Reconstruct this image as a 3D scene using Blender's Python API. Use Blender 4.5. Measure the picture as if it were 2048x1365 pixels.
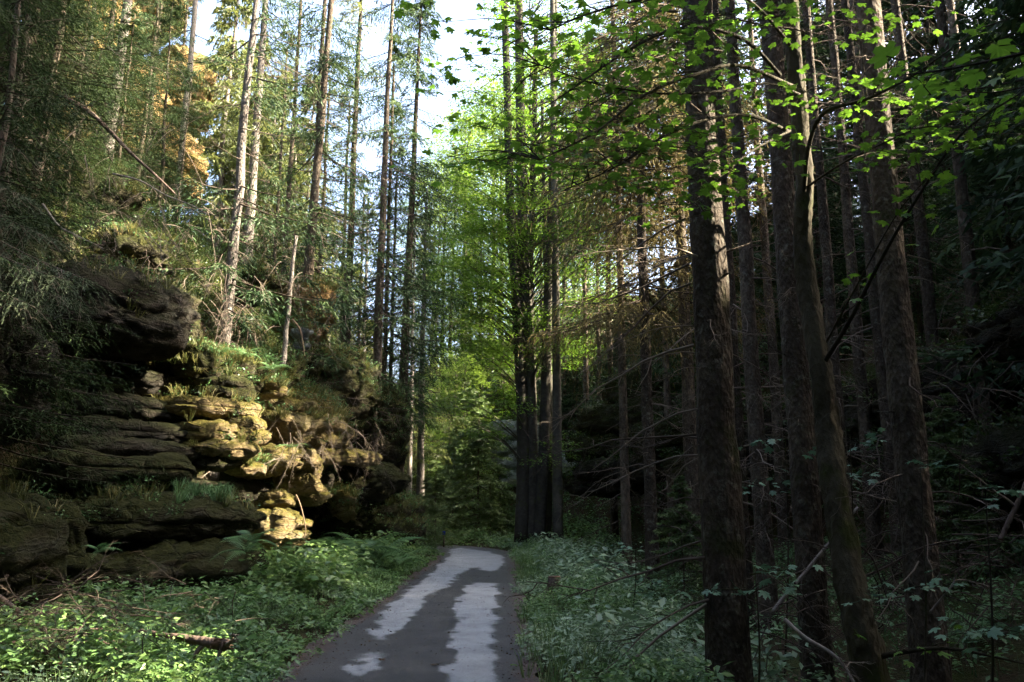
import bpy, math, random
import numpy as np
from mathutils import Vector, Matrix, Euler

for o in list(bpy.data.objects):
    bpy.data.objects.remove(o)
scene = bpy.context.scene
COL = scene.collection

# ------------------------------------------------------------------ camera, sky, sun, exposure
F = 1593.0                      # focal length in pixels of the 2048 px wide photograph
PITCH = math.radians(11.5)
CAM_Z = 1.7
cam_data = bpy.data.cameras.new('camera')
cam_data.sensor_width = 36.0
cam_data.lens = F / 2048.0 * 36.0
cam_data.clip_start = 0.05
cam_data.clip_end = 2000.0
cam = bpy.data.objects.new('camera', cam_data)
cam.location = (0, 0, CAM_Z)
cam.rotation_euler = (math.radians(90) + PITCH, 0, 0)
COL.objects.link(cam)
scene.camera = cam

SUN_EL = math.radians(36.0)
SUN_AZ = math.radians(91.0)     # clockwise from +Y: the sun stands to the right
SUN = np.array([math.cos(SUN_EL) * math.sin(SUN_AZ), math.cos(SUN_EL) * math.cos(SUN_AZ), math.sin(SUN_EL)])

world = bpy.data.worlds.new('World')
scene.world = world
world.use_nodes = True
wn = world.node_tree
sky = wn.nodes.new('ShaderNodeTexSky')
sky.sky_type = 'NISHITA'
sky.sun_disc = False
sky.sun_elevation = SUN_EL
sky.sun_rotation = SUN_AZ
sky.air_density = 0.8
sky.dust_density = 6.5
sky.ozone_density = 1.0
bg = wn.nodes['Background']
bg.inputs['Strength'].default_value = 0.12
wn.links.new(sky.outputs['Color'], bg.inputs['Color'])

sun_data = bpy.data.lights.new('sun', 'SUN')
sun_data.energy = 5.0
sun_data.angle = math.radians(0.53)
sun_data.color = (1.0, 0.87, 0.68)
sun = bpy.data.objects.new('sun', sun_data)
sun.rotation_euler = Vector(SUN).to_track_quat('Z', 'Y').to_euler()
sun.location = (40, 5, 40)
COL.objects.link(sun)

scene.view_settings.view_transform = 'Standard'
scene.view_settings.look = 'None'
scene.view_settings.gamma = 1.0
scene.view_settings.use_curve_mapping = False
scene.view_settings.exposure = 3.55
scene.render.engine = 'CYCLES'
scene.cycles.max_bounces = 5
scene.cycles.diffuse_bounces = 2
scene.cycles.glossy_bounces = 2
scene.cycles.transmission_bounces = 4
scene.cycles.transparent_max_bounces = 4
scene.cycles.use_denoising = True
scene.cycles.use_adaptive_sampling = True
scene.cycles.adaptive_threshold = 0.03
scene.cycles.sample_clamp_indirect = 4.0

rng = np.random.default_rng(7)
random.seed(7)

# ------------------------------------------------------------------ helpers
def P(px, py, Y):
    """world point seen at photograph pixel (px, py) at world distance Y"""
    u = (px - 1024.0) / F
    v = (682.5 - py) / F
    d = np.array([u, math.cos(PITCH) - v * math.sin(PITCH), math.sin(PITCH) + v * math.cos(PITCH)])
    t = Y / d[1]
    return np.array([0, 0, CAM_Z]) + d * t

def x_at(px, Y, z):
    return (px - 1024.0) / F * (Y * math.cos(PITCH) + (z - CAM_Z) * math.sin(PITCH))

def project(V):
    x, y, z = V[:, 0], V[:, 1], V[:, 2] - CAM_Z
    zc = y * math.cos(PITCH) + z * math.sin(PITCH)
    yc = -y * math.sin(PITCH) + z * math.cos(PITCH)
    zc = np.maximum(zc, 0.01)
    return 1024 + F * x / zc, 682.5 - F * yc / zc

def hash3(ix, iy, iz, seed):
    h = (ix.astype(np.int64) * 374761393 + iy.astype(np.int64) * 668265263 + iz.astype(np.int64) * 2147483647 + seed * 1274126177) & 0x7fffffff
    h = ((h ^ (h >> 13)) * 1274126177) & 0x7fffffff
    h = ((h ^ (h >> 16)) * 2246822519) & 0x7fffffff
    return ((h ^ (h >> 15)) & 0xffffff) / float(0xffffff)

def vnoise(V, seed=0):
    V = np.asarray(V, float)
    i = np.floor(V)
    f = V - i
    f = f * f * (3 - 2 * f)
    i = i.astype(np.int64)
    r = 0
    for dx in (0, 1):
        for dy in (0, 1):
            for dz in (0, 1):
                w = (f[:, 0] if dx else 1 - f[:, 0]) * (f[:, 1] if dy else 1 - f[:, 1]) * (f[:, 2] if dz else 1 - f[:, 2])
                r = r + w * hash3(i[:, 0] + dx, i[:, 1] + dy, i[:, 2] + dz, seed)
    return r * 2 - 1

def fbm(V, octaves=4, seed=0, gain=0.5):
    V = np.asarray(V, float)
    a, s, r = 1.0, 1.0, 0
    for k in range(octaves):
        r = r + a * vnoise(V * s + 17.3 * k, seed + k)
        a *= gain
        s *= 2.03
    return r

def smooth(a, b, x):
    t = np.clip((x - a) / (b - a), 0, 1)
    return t * t * (3 - 2 * t)

def mesh_tris(name, V, Fc, tint=None, smooth_shade=False, mats=()):
    V = np.ascontiguousarray(V, dtype=np.float32)
    Fc = np.ascontiguousarray(Fc, dtype=np.int32)
    me = bpy.data.meshes.new(name)
    n, m = len(V), len(Fc)
    k = Fc.shape[1]
    me.vertices.add(n)
    me.vertices.foreach_set('co', V.ravel())
    me.loops.add(k * m)
    me.loops.foreach_set('vertex_index', Fc.ravel())
    me.polygons.add(m)
    me.polygons.foreach_set('loop_start', np.arange(0, k * m, k, dtype=np.int32))
    if smooth_shade:
        me.polygons.foreach_set('use_smooth', np.ones(m, dtype=bool))
    me.update(calc_edges=True)
    if tint is not None:
        at = me.attributes.new('tint', 'FLOAT', 'FACE')
        at.data.foreach_set('value', np.ascontiguousarray(tint, dtype=np.float32))
    for mt in mats:
        me.materials.append(mt)
    return me

def link(name, me, parent=None, loc=None, rot=None, scale=None):
    o = bpy.data.objects.new(name, me)
    COL.objects.link(o)
    if parent is not None:
        o.parent = parent
    if loc is not None:
        o.location = loc
    if rot is not None:
        o.rotation_euler = rot
    if scale is not None:
        o.scale = scale
    return o

def tag(o, label=None, cat=None, group=None, kind=None):
    if label: o['label'] = label
    if cat: o['category'] = cat
    if group: o['group'] = group
    if kind: o['kind'] = kind
    return o

def thing(name, label, cat, loc=(0, 0, 0), rot=(0, 0, 0), group=None):
    o = link(name, None, loc=loc, rot=rot)
    return tag(o, label, cat, group)

class Soup:
    """collects triangle arrays and tints"""
    def __init__(self):
        self.V, self.F, self.T, self.n = [], [], [], 0
    def add(self, V, Fc, T=0.5):
        V = np.asarray(V, float)
        Fc = np.asarray(Fc, int)
        self.V.append(V)
        self.F.append(Fc + self.n)
        self.T.append(np.broadcast_to(np.asarray(T, float), (len(Fc),)).copy())
        self.n += len(V)
    def mesh(self, name, mats=(), smooth_shade=False):
        return mesh_tris(name, np.concatenate(self.V), np.concatenate(self.F), np.concatenate(self.T), smooth_shade, mats)

def tube(pts, radii, sides=6, cap=True):
    pts = np.asarray(pts, float)
    n = len(pts)
    radii = np.broadcast_to(np.asarray(radii, float), (n,))
    d = np.gradient(pts, axis=0)
    d /= np.linalg.norm(d, axis=1, keepdims=True) + 1e-9
    up = np.array([0, 0, 1.0]) if abs(d[0][2]) < 0.9 else np.array([1.0, 0, 0])
    a = np.cross(d, up); a /= np.linalg.norm(a, axis=1, keepdims=True) + 1e-9
    b = np.cross(d, a)
    th = np.linspace(0, 2 * math.pi, sides, endpoint=False)
    V = pts[:, None, :] + radii[:, None, None] * (np.cos(th)[None, :, None] * a[:, None, :] + np.sin(th)[None, :, None] * b[:, None, :])
    V = V.reshape(-1, 3)
    i = np.arange(n - 1)[:, None] * sides
    j = np.arange(sides)[None, :]
    j2 = (j + 1) % sides
    q0, q1, q2, q3 = i + j, i + j2, i + sides + j2, i + sides + j
    Fc = np.concatenate([np.stack([q0, q1, q2], -1).reshape(-1, 3), np.stack([q0, q2, q3], -1).reshape(-1, 3)])
    if cap:
        V = np.concatenate([V, pts[:1], pts[-1:]])
        k0, k1 = n * sides, n * sides + 1
        jj = np.arange(sides)
        f0 = np.stack([np.full(sides, k0), (jj + 1) % sides, jj], -1)
        f1 = np.stack([np.full(sides, k1), (n - 1) * sides + jj, (n - 1) * sides + (jj + 1) % sides], -1)
        Fc = np.concatenate([Fc, f0, f1])
    return V, Fc

def spline(pts, n):
    """Catmull-Rom resample"""
    p = np.asarray(pts, float)
    p = np.concatenate([[2 * p[0] - p[1]], p, [2 * p[-1] - p[-2]]])
    m = len(p) - 3
    t = np.linspace(0, m - 1e-6, n)
    i = t.astype(int)
    f = (t - i)[:, None]
    p0, p1, p2, p3 = p[i], p[i + 1], p[i + 2], p[i + 3]
    return 0.5 * (2 * p1 + (p2 - p0) * f + (2 * p0 - 5 * p1 + 4 * p2 - p3) * f ** 2 + (3 * p1 - p0 - 3 * p2 + p3) * f ** 3)

# ------------------------------------------------------------------ materials
class NT:
    def __init__(self, name):
        self.m = bpy.data.materials.new(name)
        self.m.use_nodes = True
        self.t = self.m.node_tree
        self.t.nodes.clear()
        self.out = self.n('ShaderNodeOutputMaterial')
    def n(self, kind, **kw):
        x = self.t.nodes.new(kind)
        for k, v in kw.items():
            if k in x.inputs.keys() if isinstance(k, str) else False:
                x.inputs[k].default_value = v
            else:
                setattr(x, k, v)
        return x
    def l(self, a, b):
        self.t.links.new(a, b)
    def noise(self, vec, scale, detail=4, rough=0.55, dim='3D'):
        x = self.n('ShaderNodeTexNoise')
        x.inputs['Scale'].default_value = scale
        x.inputs['Detail'].default_value = detail
        x.inputs['Roughness'].default_value = rough
        if vec is not None: self.l(vec, x.inputs['Vector'])
        return x.outputs['Fac']
    def ramp(self, fac, stops):
        x = self.n('ShaderNodeValToRGB')
        e = x.color_ramp.elements
        while len(e) < len(stops): e.new(0.5)
        for k, (p, c) in enumerate(stops):
            e[k].position = p
            e[k].color = (c[0], c[1], c[2], 1) if not isinstance(c, (int, float)) else (c, c, c, 1)
        self.l(fac, x.inputs['Fac'])
        return x.outputs['Color']
    def mix(self, fac, a, b, blend='MIX'):
        x = self.n('ShaderNodeMix', data_type='RGBA', blend_type=blend)
        for s, v in ((x.inputs[0], fac), (x.inputs[6], a), (x.inputs[7], b)):
            if isinstance(v, (int, float)): s.default_value = v
            elif isinstance(v, tuple): s.default_value = (v[0], v[1], v[2], 1)
            else: self.l(v, s)
        return x.outputs[2]
    def math(self, op, a, b=None, clamp=False):
        x = self.n('ShaderNodeMath', operation=op, use_clamp=clamp)
        for k, v in enumerate((a, b)):
            if v is None: continue
            if isinstance(v, (int, float)): x.inputs[k].default_value = v
            else: self.l(v, x.inputs[k])
        return x.outputs[0]
    def bump(self, height, strength, dist, normal=None):
        x = self.n('ShaderNodeBump')
        x.inputs['Strength'].default_value = strength
        x.inputs['Distance'].default_value = dist
        self.l(height, x.inputs['Height'])
        if normal is not None: self.l(normal, x.inputs['Normal'])
        return x.outputs['Normal']
    def bsdf(self, color, rough=0.8, spec=0.3, normal=None):
        x = self.n('ShaderNodeBsdfPrincipled')
        x.inputs['Specular IOR Level'].default_value = spec
        if isinstance(color, tuple): x.inputs['Base Color'].default_value = (*color, 1)
        else: self.l(color, x.inputs['Base Color'])
        if isinstance(rough, (int, float)): x.inputs['Roughness'].default_value = rough
        else: self.l(rough, x.inputs['Roughness'])
        if normal is not None: self.l(normal, x.inputs['Normal'])
        return x
    def done(self, shader):
        self.l(shader, self.out.inputs['Surface'])
        return self.m

def world_pos(t):
    return t.n('ShaderNodeNewGeometry').outputs['Position']

def leaf_mat(name, dark, mid, light, trans=0.35, trans_col=None, rough=0.45, spec=0.4, noise_scale=0.6, objvar=0.15):
    t = NT(name)
    at = t.n('ShaderNodeAttribute', attribute_name='tint')
    nz = t.noise(world_pos(t), noise_scale, 2)
    oi = t.n('ShaderNodeObjectInfo')
    f = t.math('ADD', t.math('MULTIPLY', at.outputs['Fac'], 0.55), t.math('MULTIPLY', nz, 0.45))
    f = t.math('ADD', f, t.math('MULTIPLY', t.math('SUBTRACT', oi.outputs['Random'], 0.5), objvar))
    c = t.ramp(f, [(0.22, dark), (0.5, mid), (0.8, light)])
    b = t.bsdf(c, rough, spec)
    if trans <= 0:
        return t.done(b.outputs[0])
    tr = t.n('ShaderNodeBsdfTranslucent')
    if trans_col is None:
        t.l(c, tr.inputs['Color'])
    else:
        t.l(t.mix(0.6, c, trans_col), tr.inputs['Color'])
    mx = t.n('ShaderNodeMixShader')
    mx.inputs[0].default_value = trans
    t.l(b.outputs[0], mx.inputs[1]); t.l(tr.outputs[0], mx.inputs[2])
    return t.done(mx.outputs[0])

def bark_mat(name, dark, mid, light, scale=20.0, vstretch=0.62, bump=1.0, moss=None, moss_amt=0.0, lichen=None):
    t = NT(name)
    pos = world_pos(t)
    mp = t.n('ShaderNodeMapping')
    mp.inputs['Scale'].default_value = (1, 1, vstretch)
    t.l(pos, mp.inputs['Vector'])
    v = t.n('ShaderNodeTexVoronoi', feature='F1')
    v.inputs['Scale'].default_value = scale * 2.2
    t.l(mp.outputs[0], v.inputs['Vector'])
    n1 = t.noise(mp.outputs[0], scale, 6, 0.65)
    n2 = t.noise(pos, 1.3, 3)
    h = t.math('ADD', t.math('MULTIPLY', v.outputs['Distance'], 0.6), n1)
    oi = t.n('ShaderNodeObjectInfo')
    f = t.math('ADD', t.math('MULTIPLY', n1, 0.6), t.math('MULTIPLY', n2, 0.4))
    f = t.math('ADD', f, t.math('MULTIPLY', t.math('SUBTRACT', oi.outputs['Random'], 0.5), 0.2))
    c = t.ramp(f, [(0.3, dark), (0.5, mid), (0.72, light)])
    if lichen:
        ln = t.noise(pos, 9.0, 4, 0.7)
        c = t.mix(t.ramp(ln, [(0.56, 0.0), (0.66, 0.7)]), c, lichen)
    if moss:
        mn = t.noise(pos, 2.2, 5, 0.65)
        c = t.mix(t.ramp(mn, [(0.62 - moss_amt * 0.4, 0.0), (0.74 - moss_amt * 0.4, 0.85)]), c, moss)
    nm = t.bump(h, bump, 0.03)
    return t.done(t.bsdf(c, 0.9, 0.15, nm).outputs[0])

def rock_mat(name, base, warm, grey, moss, moss_lo=0.30, moss_hi=0.62):
    t = NT(name)
    geo = t.n('ShaderNodeNewGeometry')
    pos = geo.outputs['Position']
    mp = t.n('ShaderNodeMapping')
    mp.inputs['Scale'].default_value = (0.9, 0.9, 2.4)
    t.l(pos, mp.inputs['Vector'])
    strata = t.noise(mp.outputs[0], 1.6, 6, 0.65)
    fine = t.noise(pos, 16.0, 6, 0.7)
    big = t.noise(pos, 0.9, 4, 0.6)
    pit = t.n('ShaderNodeTexVoronoi', feature='F1')
    pit.inputs['Scale'].default_value = 9.0
    t.l(pos, pit.inputs['Vector'])
    c = t.ramp(strata, [(0.3, base), (0.5, warm), (0.68, grey)])
    c = t.mix(t.ramp(fine, [(0.35, 0.55), (0.6, 0.0)]), c, (base[0] * 0.4, base[1] * 0.4, base[2] * 0.4))
    pale = t.noise(pos, 5.0, 5, 0.75)
    c = t.mix(t.ramp(pale, [(0.62, 0.0), (0.7, 0.5)]), c, grey)
    sep = t.n('ShaderNodeSeparateXYZ')
    t.l(geo.outputs['Normal'], sep.inputs[0])
    mn = t.noise(pos, 3.0, 6, 0.7)
    m = t.math('ADD', t.math('MULTIPLY', sep.outputs['Z'], 0.22), t.math('MULTIPLY', t.math('ADD', mn, t.math('MULTIPLY', big, 0.8)), 0.62))
    mf = t.ramp(m, [(moss_lo, 0.0), (moss_hi, 1.0)])
    mossc = t.ramp(t.noise(pos, 22.0, 4, 0.7), [(0.3, (moss[0] * 0.45, moss[1] * 0.45, moss[2] * 0.4)), (0.6, moss), (0.8, (moss[0] * 1.6, moss[1] * 1.5, moss[2]))])
    c = t.mix(mf, c, mossc)
    mp2 = t.n('ShaderNodeMapping')
    mp2.inputs['Scale'].default_value = (0.8, 0.8, 2.6)
    wv = t.n('ShaderNodeVectorMath', operation='ADD')
    nv = t.n('ShaderNodeTexNoise'); nv.inputs['Scale'].default_value = 2.5; nv.inputs['Detail'].default_value = 4
    t.l(pos, nv.inputs['Vector'])
    sc = t.n('ShaderNodeVectorMath', operation='SCALE'); sc.inputs['Scale'].default_value = 0.35
    t.l(nv.outputs['Color'], sc.inputs[0])
    t.l(pos, wv.inputs[0]); t.l(sc.outputs[0], wv.inputs[1])
    t.l(wv.outputs[0], mp2.inputs['Vector'])
    ck = t.n('ShaderNodeTexVoronoi', feature='DISTANCE_TO_EDGE')
    ck.inputs['Scale'].default_value = 1.5
    t.l(mp2.outputs[0], ck.inputs['Vector'])
    crack = t.ramp(ck.outputs['Distance'], [(0.0, 1.0), (0.035, 0.0)])
    c = t.mix(t.math('MULTIPLY', crack, 0.45), c, (0.012, 0.011, 0.008))
    mp3 = t.n('ShaderNodeMapping')
    mp3.inputs['Scale'].default_value = (0.7, 0.7, 9.0)
    t.l(wv.outputs[0], mp3.inputs['Vector'])
    thin = t.noise(mp3.outputs[0], 2.2, 5, 0.7)
    h = t.math('ADD', t.math('MULTIPLY', strata, 1.0), t.math('MULTIPLY', fine, 0.6))
    h = t.math('ADD', h, t.math('MULTIPLY', thin, 0.8))
    h = t.math('SUBTRACT', h, t.math('MULTIPLY', crack, 0.35))
    h = t.math('ADD', h, t.math('MULTIPLY', pit.outputs['Distance'], 0.3))
    h = t.math('ADD', h, t.math('MULTIPLY', t.noise(pos, 45.0, 3, 0.7), 0.18))
    nm = t.bump(h, 0.9, 0.12)
    return t.done(t.bsdf(c, 0.92, 0.15, nm).outputs[0])

M = {}
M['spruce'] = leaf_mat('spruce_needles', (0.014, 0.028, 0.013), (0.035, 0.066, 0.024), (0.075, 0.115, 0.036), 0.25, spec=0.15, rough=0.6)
M['spruce_shaded'] = leaf_mat('shaded_spruce_needles', (0.010, 0.019, 0.007), (0.022, 0.040, 0.012), (0.048, 0.072, 0.02), 0.25, spec=0.1, rough=0.7)  # darker needle copy: shade of the left edge put into the colour
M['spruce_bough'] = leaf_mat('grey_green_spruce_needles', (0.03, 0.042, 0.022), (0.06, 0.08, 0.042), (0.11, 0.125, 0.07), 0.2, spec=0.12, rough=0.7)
M['spruce_sun_tint'] = leaf_mat('sun_tinted_spruce_needles', (0.05, 0.065, 0.016), (0.11, 0.14, 0.035), (0.19, 0.20, 0.055), 0.45)  # yellower needle copy: sunlight put into the colour
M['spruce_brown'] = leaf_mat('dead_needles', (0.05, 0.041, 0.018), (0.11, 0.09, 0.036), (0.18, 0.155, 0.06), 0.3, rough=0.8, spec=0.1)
M['twig'] = leaf_mat('dead_twig_wood', (0.035, 0.027, 0.021), (0.09, 0.07, 0.053), (0.19, 0.155, 0.12), 0.0, rough=0.85, spec=0.1, noise_scale=2.0)
M['twig_dark'] = leaf_mat('living_twig_wood', (0.02, 0.016, 0.012), (0.05, 0.038, 0.028), (0.09, 0.07, 0.053), 0.0, rough=0.85, spec=0.1, noise_scale=2.0)
M['beech'] = leaf_mat('beech_leaves', (0.026, 0.065, 0.012), (0.06, 0.13, 0.018), (0.13, 0.21, 0.025), 0.45, (0.16, 0.28, 0.02))
M['beech_light'] = leaf_mat('light_beech_leaves', (0.06, 0.11, 0.016), (0.11, 0.19, 0.03), (0.20, 0.27, 0.05), 0.5, (0.25, 0.36, 0.04))
M['maple'] = leaf_mat('maple_leaves', (0.035, 0.095, 0.013), (0.07, 0.16, 0.02), (0.12, 0.22, 0.03), 0.48, (0.14, 0.28, 0.02), rough=0.5, objvar=0.5)
M['maple_shade'] = leaf_mat('shade_maple_leaves', (0.05, 0.12, 0.06), (0.09, 0.18, 0.10), (0.14, 0.24, 0.14), 0.3, rough=0.45, spec=0.4)  # paler, cooler maple copy: look of leaves in shade put into the colour
M['herb'] = leaf_mat('herb_leaves', (0.05, 0.11, 0.028), (0.115, 0.215, 0.06), (0.23, 0.33, 0.095), 0.38, rough=0.4, spec=0.5, noise_scale=0.9)
M['herb_pale'] = leaf_mat('pale_herb_leaves', (0.10, 0.17, 0.085), (0.18, 0.27, 0.14), (0.27, 0.36, 0.2), 0.3, rough=0.4, spec=0.5)
M['spruce_young'] = leaf_mat('young_spruce_needles', (0.045, 0.075, 0.026), (0.095, 0.15, 0.045), (0.16, 0.21, 0.07), 0.35)
M['fern'] = leaf_mat('fern_fronds', (0.045, 0.10, 0.035), (0.09, 0.18, 0.06), (0.14, 0.24, 0.085), 0.35)
M['bilberry'] = leaf_mat('bilberry_leaves', (0.02, 0.042, 0.01), (0.05, 0.085, 0.018), (0.12, 0.145, 0.03), 0.35, noise_scale=1.4)
M['grass'] = leaf_mat('grass_blades', (0.05, 0.07, 0.018), (0.10, 0.115, 0.03), (0.2, 0.165, 0.06), 0.35, noise_scale=1.2)
M['grass_green'] = leaf_mat('green_grass_blades', (0.06, 0.115, 0.035), (0.12, 0.2, 0.06), (0.22, 0.27, 0.10), 0.35, noise_scale=1.2)
M['litter'] = leaf_mat('leaf_litter', (0.03, 0.018, 0.012), (0.08, 0.05, 0.03), (0.16, 0.10, 0.05), 0.0, rough=0.8, spec=0.15)
M['bark'] = bark_mat('spruce_bark', (0.016, 0.012, 0.008), (0.056, 0.043, 0.030), (0.15, 0.118, 0.086), scale=13, vstretch=0.55, moss=(0.032, 0.036, 0.012), moss_amt=0.12, lichen=(0.13, 0.125, 0.095))
M['bark_grey'] = bark_mat('grey_spruce_bark', (0.06, 0.052, 0.045), (0.14, 0.122, 0.105), (0.24, 0.21, 0.18), lichen=(0.26, 0.26, 0.22))
M['bark_moss'] = bark_mat('mossy_maple_bark', (0.016, 0.014, 0.009), (0.036, 0.031, 0.018), (0.07, 0.06, 0.036), scale=9, vstretch=0.5, bump=0.9, moss=(0.034, 0.042, 0.008), moss_amt=0.2)
M['bark_beech'] = bark_mat('beech_bark', (0.025, 0.022, 0.018), (0.05, 0.046, 0.036), (0.10, 0.09, 0.068), scale=6, vstretch=1.2, bump=0.25, moss=(0.05, 0.06, 0.012), moss_amt=0.15)
M['rock'] = rock_mat('sandstone', (0.12, 0.088, 0.045), (0.27, 0.2, 0.105), (0.31, 0.265, 0.19), (0.09, 0.078, 0.015), 0.40, 0.72)  # sandstone of the lit faces, brightened and warmed to suggest sun
M['rock_moss'] = rock_mat('mossy_sandstone', (0.032, 0.027, 0.018), (0.068, 0.056, 0.034), (0.11, 0.103, 0.083), (0.028, 0.031, 0.006), 0.34, 0.64)  # mossy stone, its colour darkened further to deepen the shade
M['rock_shaded'] = rock_mat('shaded_sandstone', (0.022, 0.018, 0.014), (0.042, 0.035, 0.025), (0.08, 0.073, 0.06), (0.024, 0.027, 0.007), 0.5, 0.8)  # darkened sandstone copy: shade of the overhangs put into the colour
M['rock_sun_tint'] = rock_mat('sun_tinted_sandstone', (0.17, 0.105, 0.045), (0.29, 0.18, 0.07), (0.33, 0.25, 0.15), (0.11, 0.10, 0.02), 0.5, 0.8)  # same stone with warm sunlight put into the colour
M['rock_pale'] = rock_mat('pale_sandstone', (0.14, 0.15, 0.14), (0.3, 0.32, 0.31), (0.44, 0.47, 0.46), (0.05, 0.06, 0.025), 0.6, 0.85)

def ground_mat():
    t = NT('forest_floor')
    pos = world_pos(t)
    n1 = t.noise(pos, 1.1, 5, 0.6)
    n2 = t.noise(pos, 30.0, 4, 0.7)
    c = t.ramp(n2, [(0.3, (0.02, 0.013, 0.008)), (0.5, (0.05, 0.034, 0.02)), (0.7, (0.09, 0.06, 0.035))])
    mossc = t.ramp(n2, [(0.3, (0.014, 0.02, 0.006)), (0.7, (0.055, 0.065, 0.016))])
    c = t.mix(t.ramp(n1, [(0.42, 0.0), (0.58, 1.0)]), c, mossc)
    nm = t.bump(t.math('ADD', n2, t.noise(pos, 7.0, 4)), 0.8, 0.08)
    return t.done(t.bsdf(c, 0.95, 0.1, nm).outputs[0])
M['ground'] = ground_mat()

def road_mat():
    t = NT('worn_asphalt')
    pos = world_pos(t)
    a = t.n('ShaderNodeAttribute', attribute_name='dry')  # coverage of the paler patches
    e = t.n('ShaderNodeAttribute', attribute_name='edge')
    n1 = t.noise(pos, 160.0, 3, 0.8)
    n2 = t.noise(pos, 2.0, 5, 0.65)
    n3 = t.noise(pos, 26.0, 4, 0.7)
    dark_tone = t.ramp(n2, [(0.3, (0.030, 0.030, 0.030)), (0.7, (0.062, 0.061, 0.060))])
    dry = t.ramp(n2, [(0.3, (0.27, 0.285, 0.29)), (0.7, (0.40, 0.415, 0.42))])  # paler grey of the patches
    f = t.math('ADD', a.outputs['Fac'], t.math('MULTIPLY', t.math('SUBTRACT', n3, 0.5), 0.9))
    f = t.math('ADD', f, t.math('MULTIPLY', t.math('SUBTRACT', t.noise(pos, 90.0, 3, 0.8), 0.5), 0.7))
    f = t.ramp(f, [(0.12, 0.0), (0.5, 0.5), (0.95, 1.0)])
    c = t.mix(f, dark_tone, dry)
    c = t.mix(t.ramp(n1, [(0.35, 0.75), (0.58, 0.0)]), c, (0.018, 0.018, 0.018))
    dirt = t.ramp(n3, [(0.3, (0.03, 0.02, 0.016)), (0.7, (0.085, 0.056, 0.046))])
    ef = t.math('ADD', e.outputs['Fac'], t.math('MULTIPLY', t.math('SUBTRACT', t.noise(pos, 9.0, 5, 0.7), 0.5), 0.9))
    c = t.mix(t.ramp(ef, [(0.4, 0.0), (0.75, 1.0)]), c, dirt)
    r = t.ramp(f, [(0.0, 0.62), (1.0, 0.8)])
    nm = t.bump(t.math('ADD', n1, n3), 0.7, 0.012)
    return t.done(t.bsdf(c, r, 0.35, nm).outputs[0])
M['road'] = road_mat()
def plain(name, c, rough=0.6, var=0.25, scale=40):
    t = NT(name)
    n = t.noise(world_pos(t), scale, 4)
    lo = tuple(x * (1 - var) for x in c); hi = tuple(min(1, x * (1 + var)) for x in c)
    return t.done(t.bsdf(t.ramp(n, [(0.3, lo), (0.7, hi)]), rough, 0.3, t.bump(n, 0.3, 0.01)).outputs[0])
M['blue'] = plain('blue_paint', (0.02, 0.05, 0.4), 0.4)
M['yellow'] = plain('yellow_petal', (0.65, 0.48, 0.02))
M['cutwood'] = plain('cut_wood', (0.12, 0.07, 0.04), 0.8, 0.4)
M['deadwood'] = bark_mat('dead_wood', (0.035, 0.025, 0.02), (0.085, 0.06, 0.046), (0.16, 0.12, 0.095), scale=10, vstretch=0.4, bump=0.6)
M['deadwood_pale'] = bark_mat('bleached_dead_wood', (0.09, 0.077, 0.064), (0.17, 0.147, 0.125), (0.28, 0.25, 0.21), scale=10, vstretch=0.4, bump=0.5)
M['root'] = bark_mat('root_bark', (0.06, 0.042, 0.026), (0.14, 0.10, 0.062), (0.22, 0.165, 0.105), scale=10, bump=0.5)

# ------------------------------------------------------------------ terrain
PL = np.array([(-12, -40), (-9.6, 0), (-8.9, 8), (-8.2, 12), (-6.6, 15), (-6.2, 18), (-5.9, 21), (-4.8, 24.5), (-4.6, 27), (-6.0, 29.2), (-12, 31.5), (-30, 35), (-160, 42)], float)
PL_POLY = np.concatenate([PL, [(-400, 42), (-400, -40)]])
PR = np.array([(13, -40), (11, 0), (10.4, 8), (9.6, 13), (7.6, 20), (5.6, 28), (3.8, 35), (1.4, 43), (-3, 46.5), (-12, 46), (-30, 50), (-160, 58)], float)
PR_POLY = np.concatenate([PR, [(-400, 58), (-400, 400), (400, 400), (400, -40)]])
ROAD = spline([(-1.05, -20, 0), (-1.05, 0, 0), (-1.05, 8, 0), (-1.05, 14, 0), (-1.12, 20, 0), (-1.15, 25, 0), (-1.3, 28.2, 0), (-2.2, 31.2, 0), (-4.6, 33.6, 0), (-8, 35.2, 0), (-14, 37, 0), (-30, 41, 0), (-60, 46, 0)], 900)[:, :2]
ROAD_HALF = 1.35

def seg_dist(X, Y, poly):
    d = np.full(X.shape, 1e9)
    for (ax, ay), (bx, by) in zip(poly[:-1], poly[1:]):
        dx, dy = bx - ax, by - ay
        t = np.clip(((X - ax) * dx + (Y - ay) * dy) / (dx * dx + dy * dy), 0, 1)
        d = np.minimum(d, np.hypot(X - ax - t * dx, Y - ay - t * dy))
    return d

def inside(X, Y, poly):
    r = np.zeros(X.shape, bool)
    n = len(poly)
    for k in range(n):
        ax, ay = poly[k]; bx, by = poly[(k + 1) % n]
        c = (ay > Y) != (by > Y)
        with np.errstate(divide='ignore', invalid='ignore'):
            xi = (bx - ax) * (Y - ay) / (by - ay) + ax
        r ^= c & (X < xi)
    return r

def sd_left(X, Y):
    d = seg_dist(X, Y, PL)
    return np.where(inside(X, Y, PL_POLY), d, -d)

def sd_right(X, Y):
    d = seg_dist(X, Y, PR)
    return np.where(inside(X, Y, PR_POLY), d, -d)

def road_dist(X, Y):
    return seg_dist(X, Y, ROAD[::6])

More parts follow.
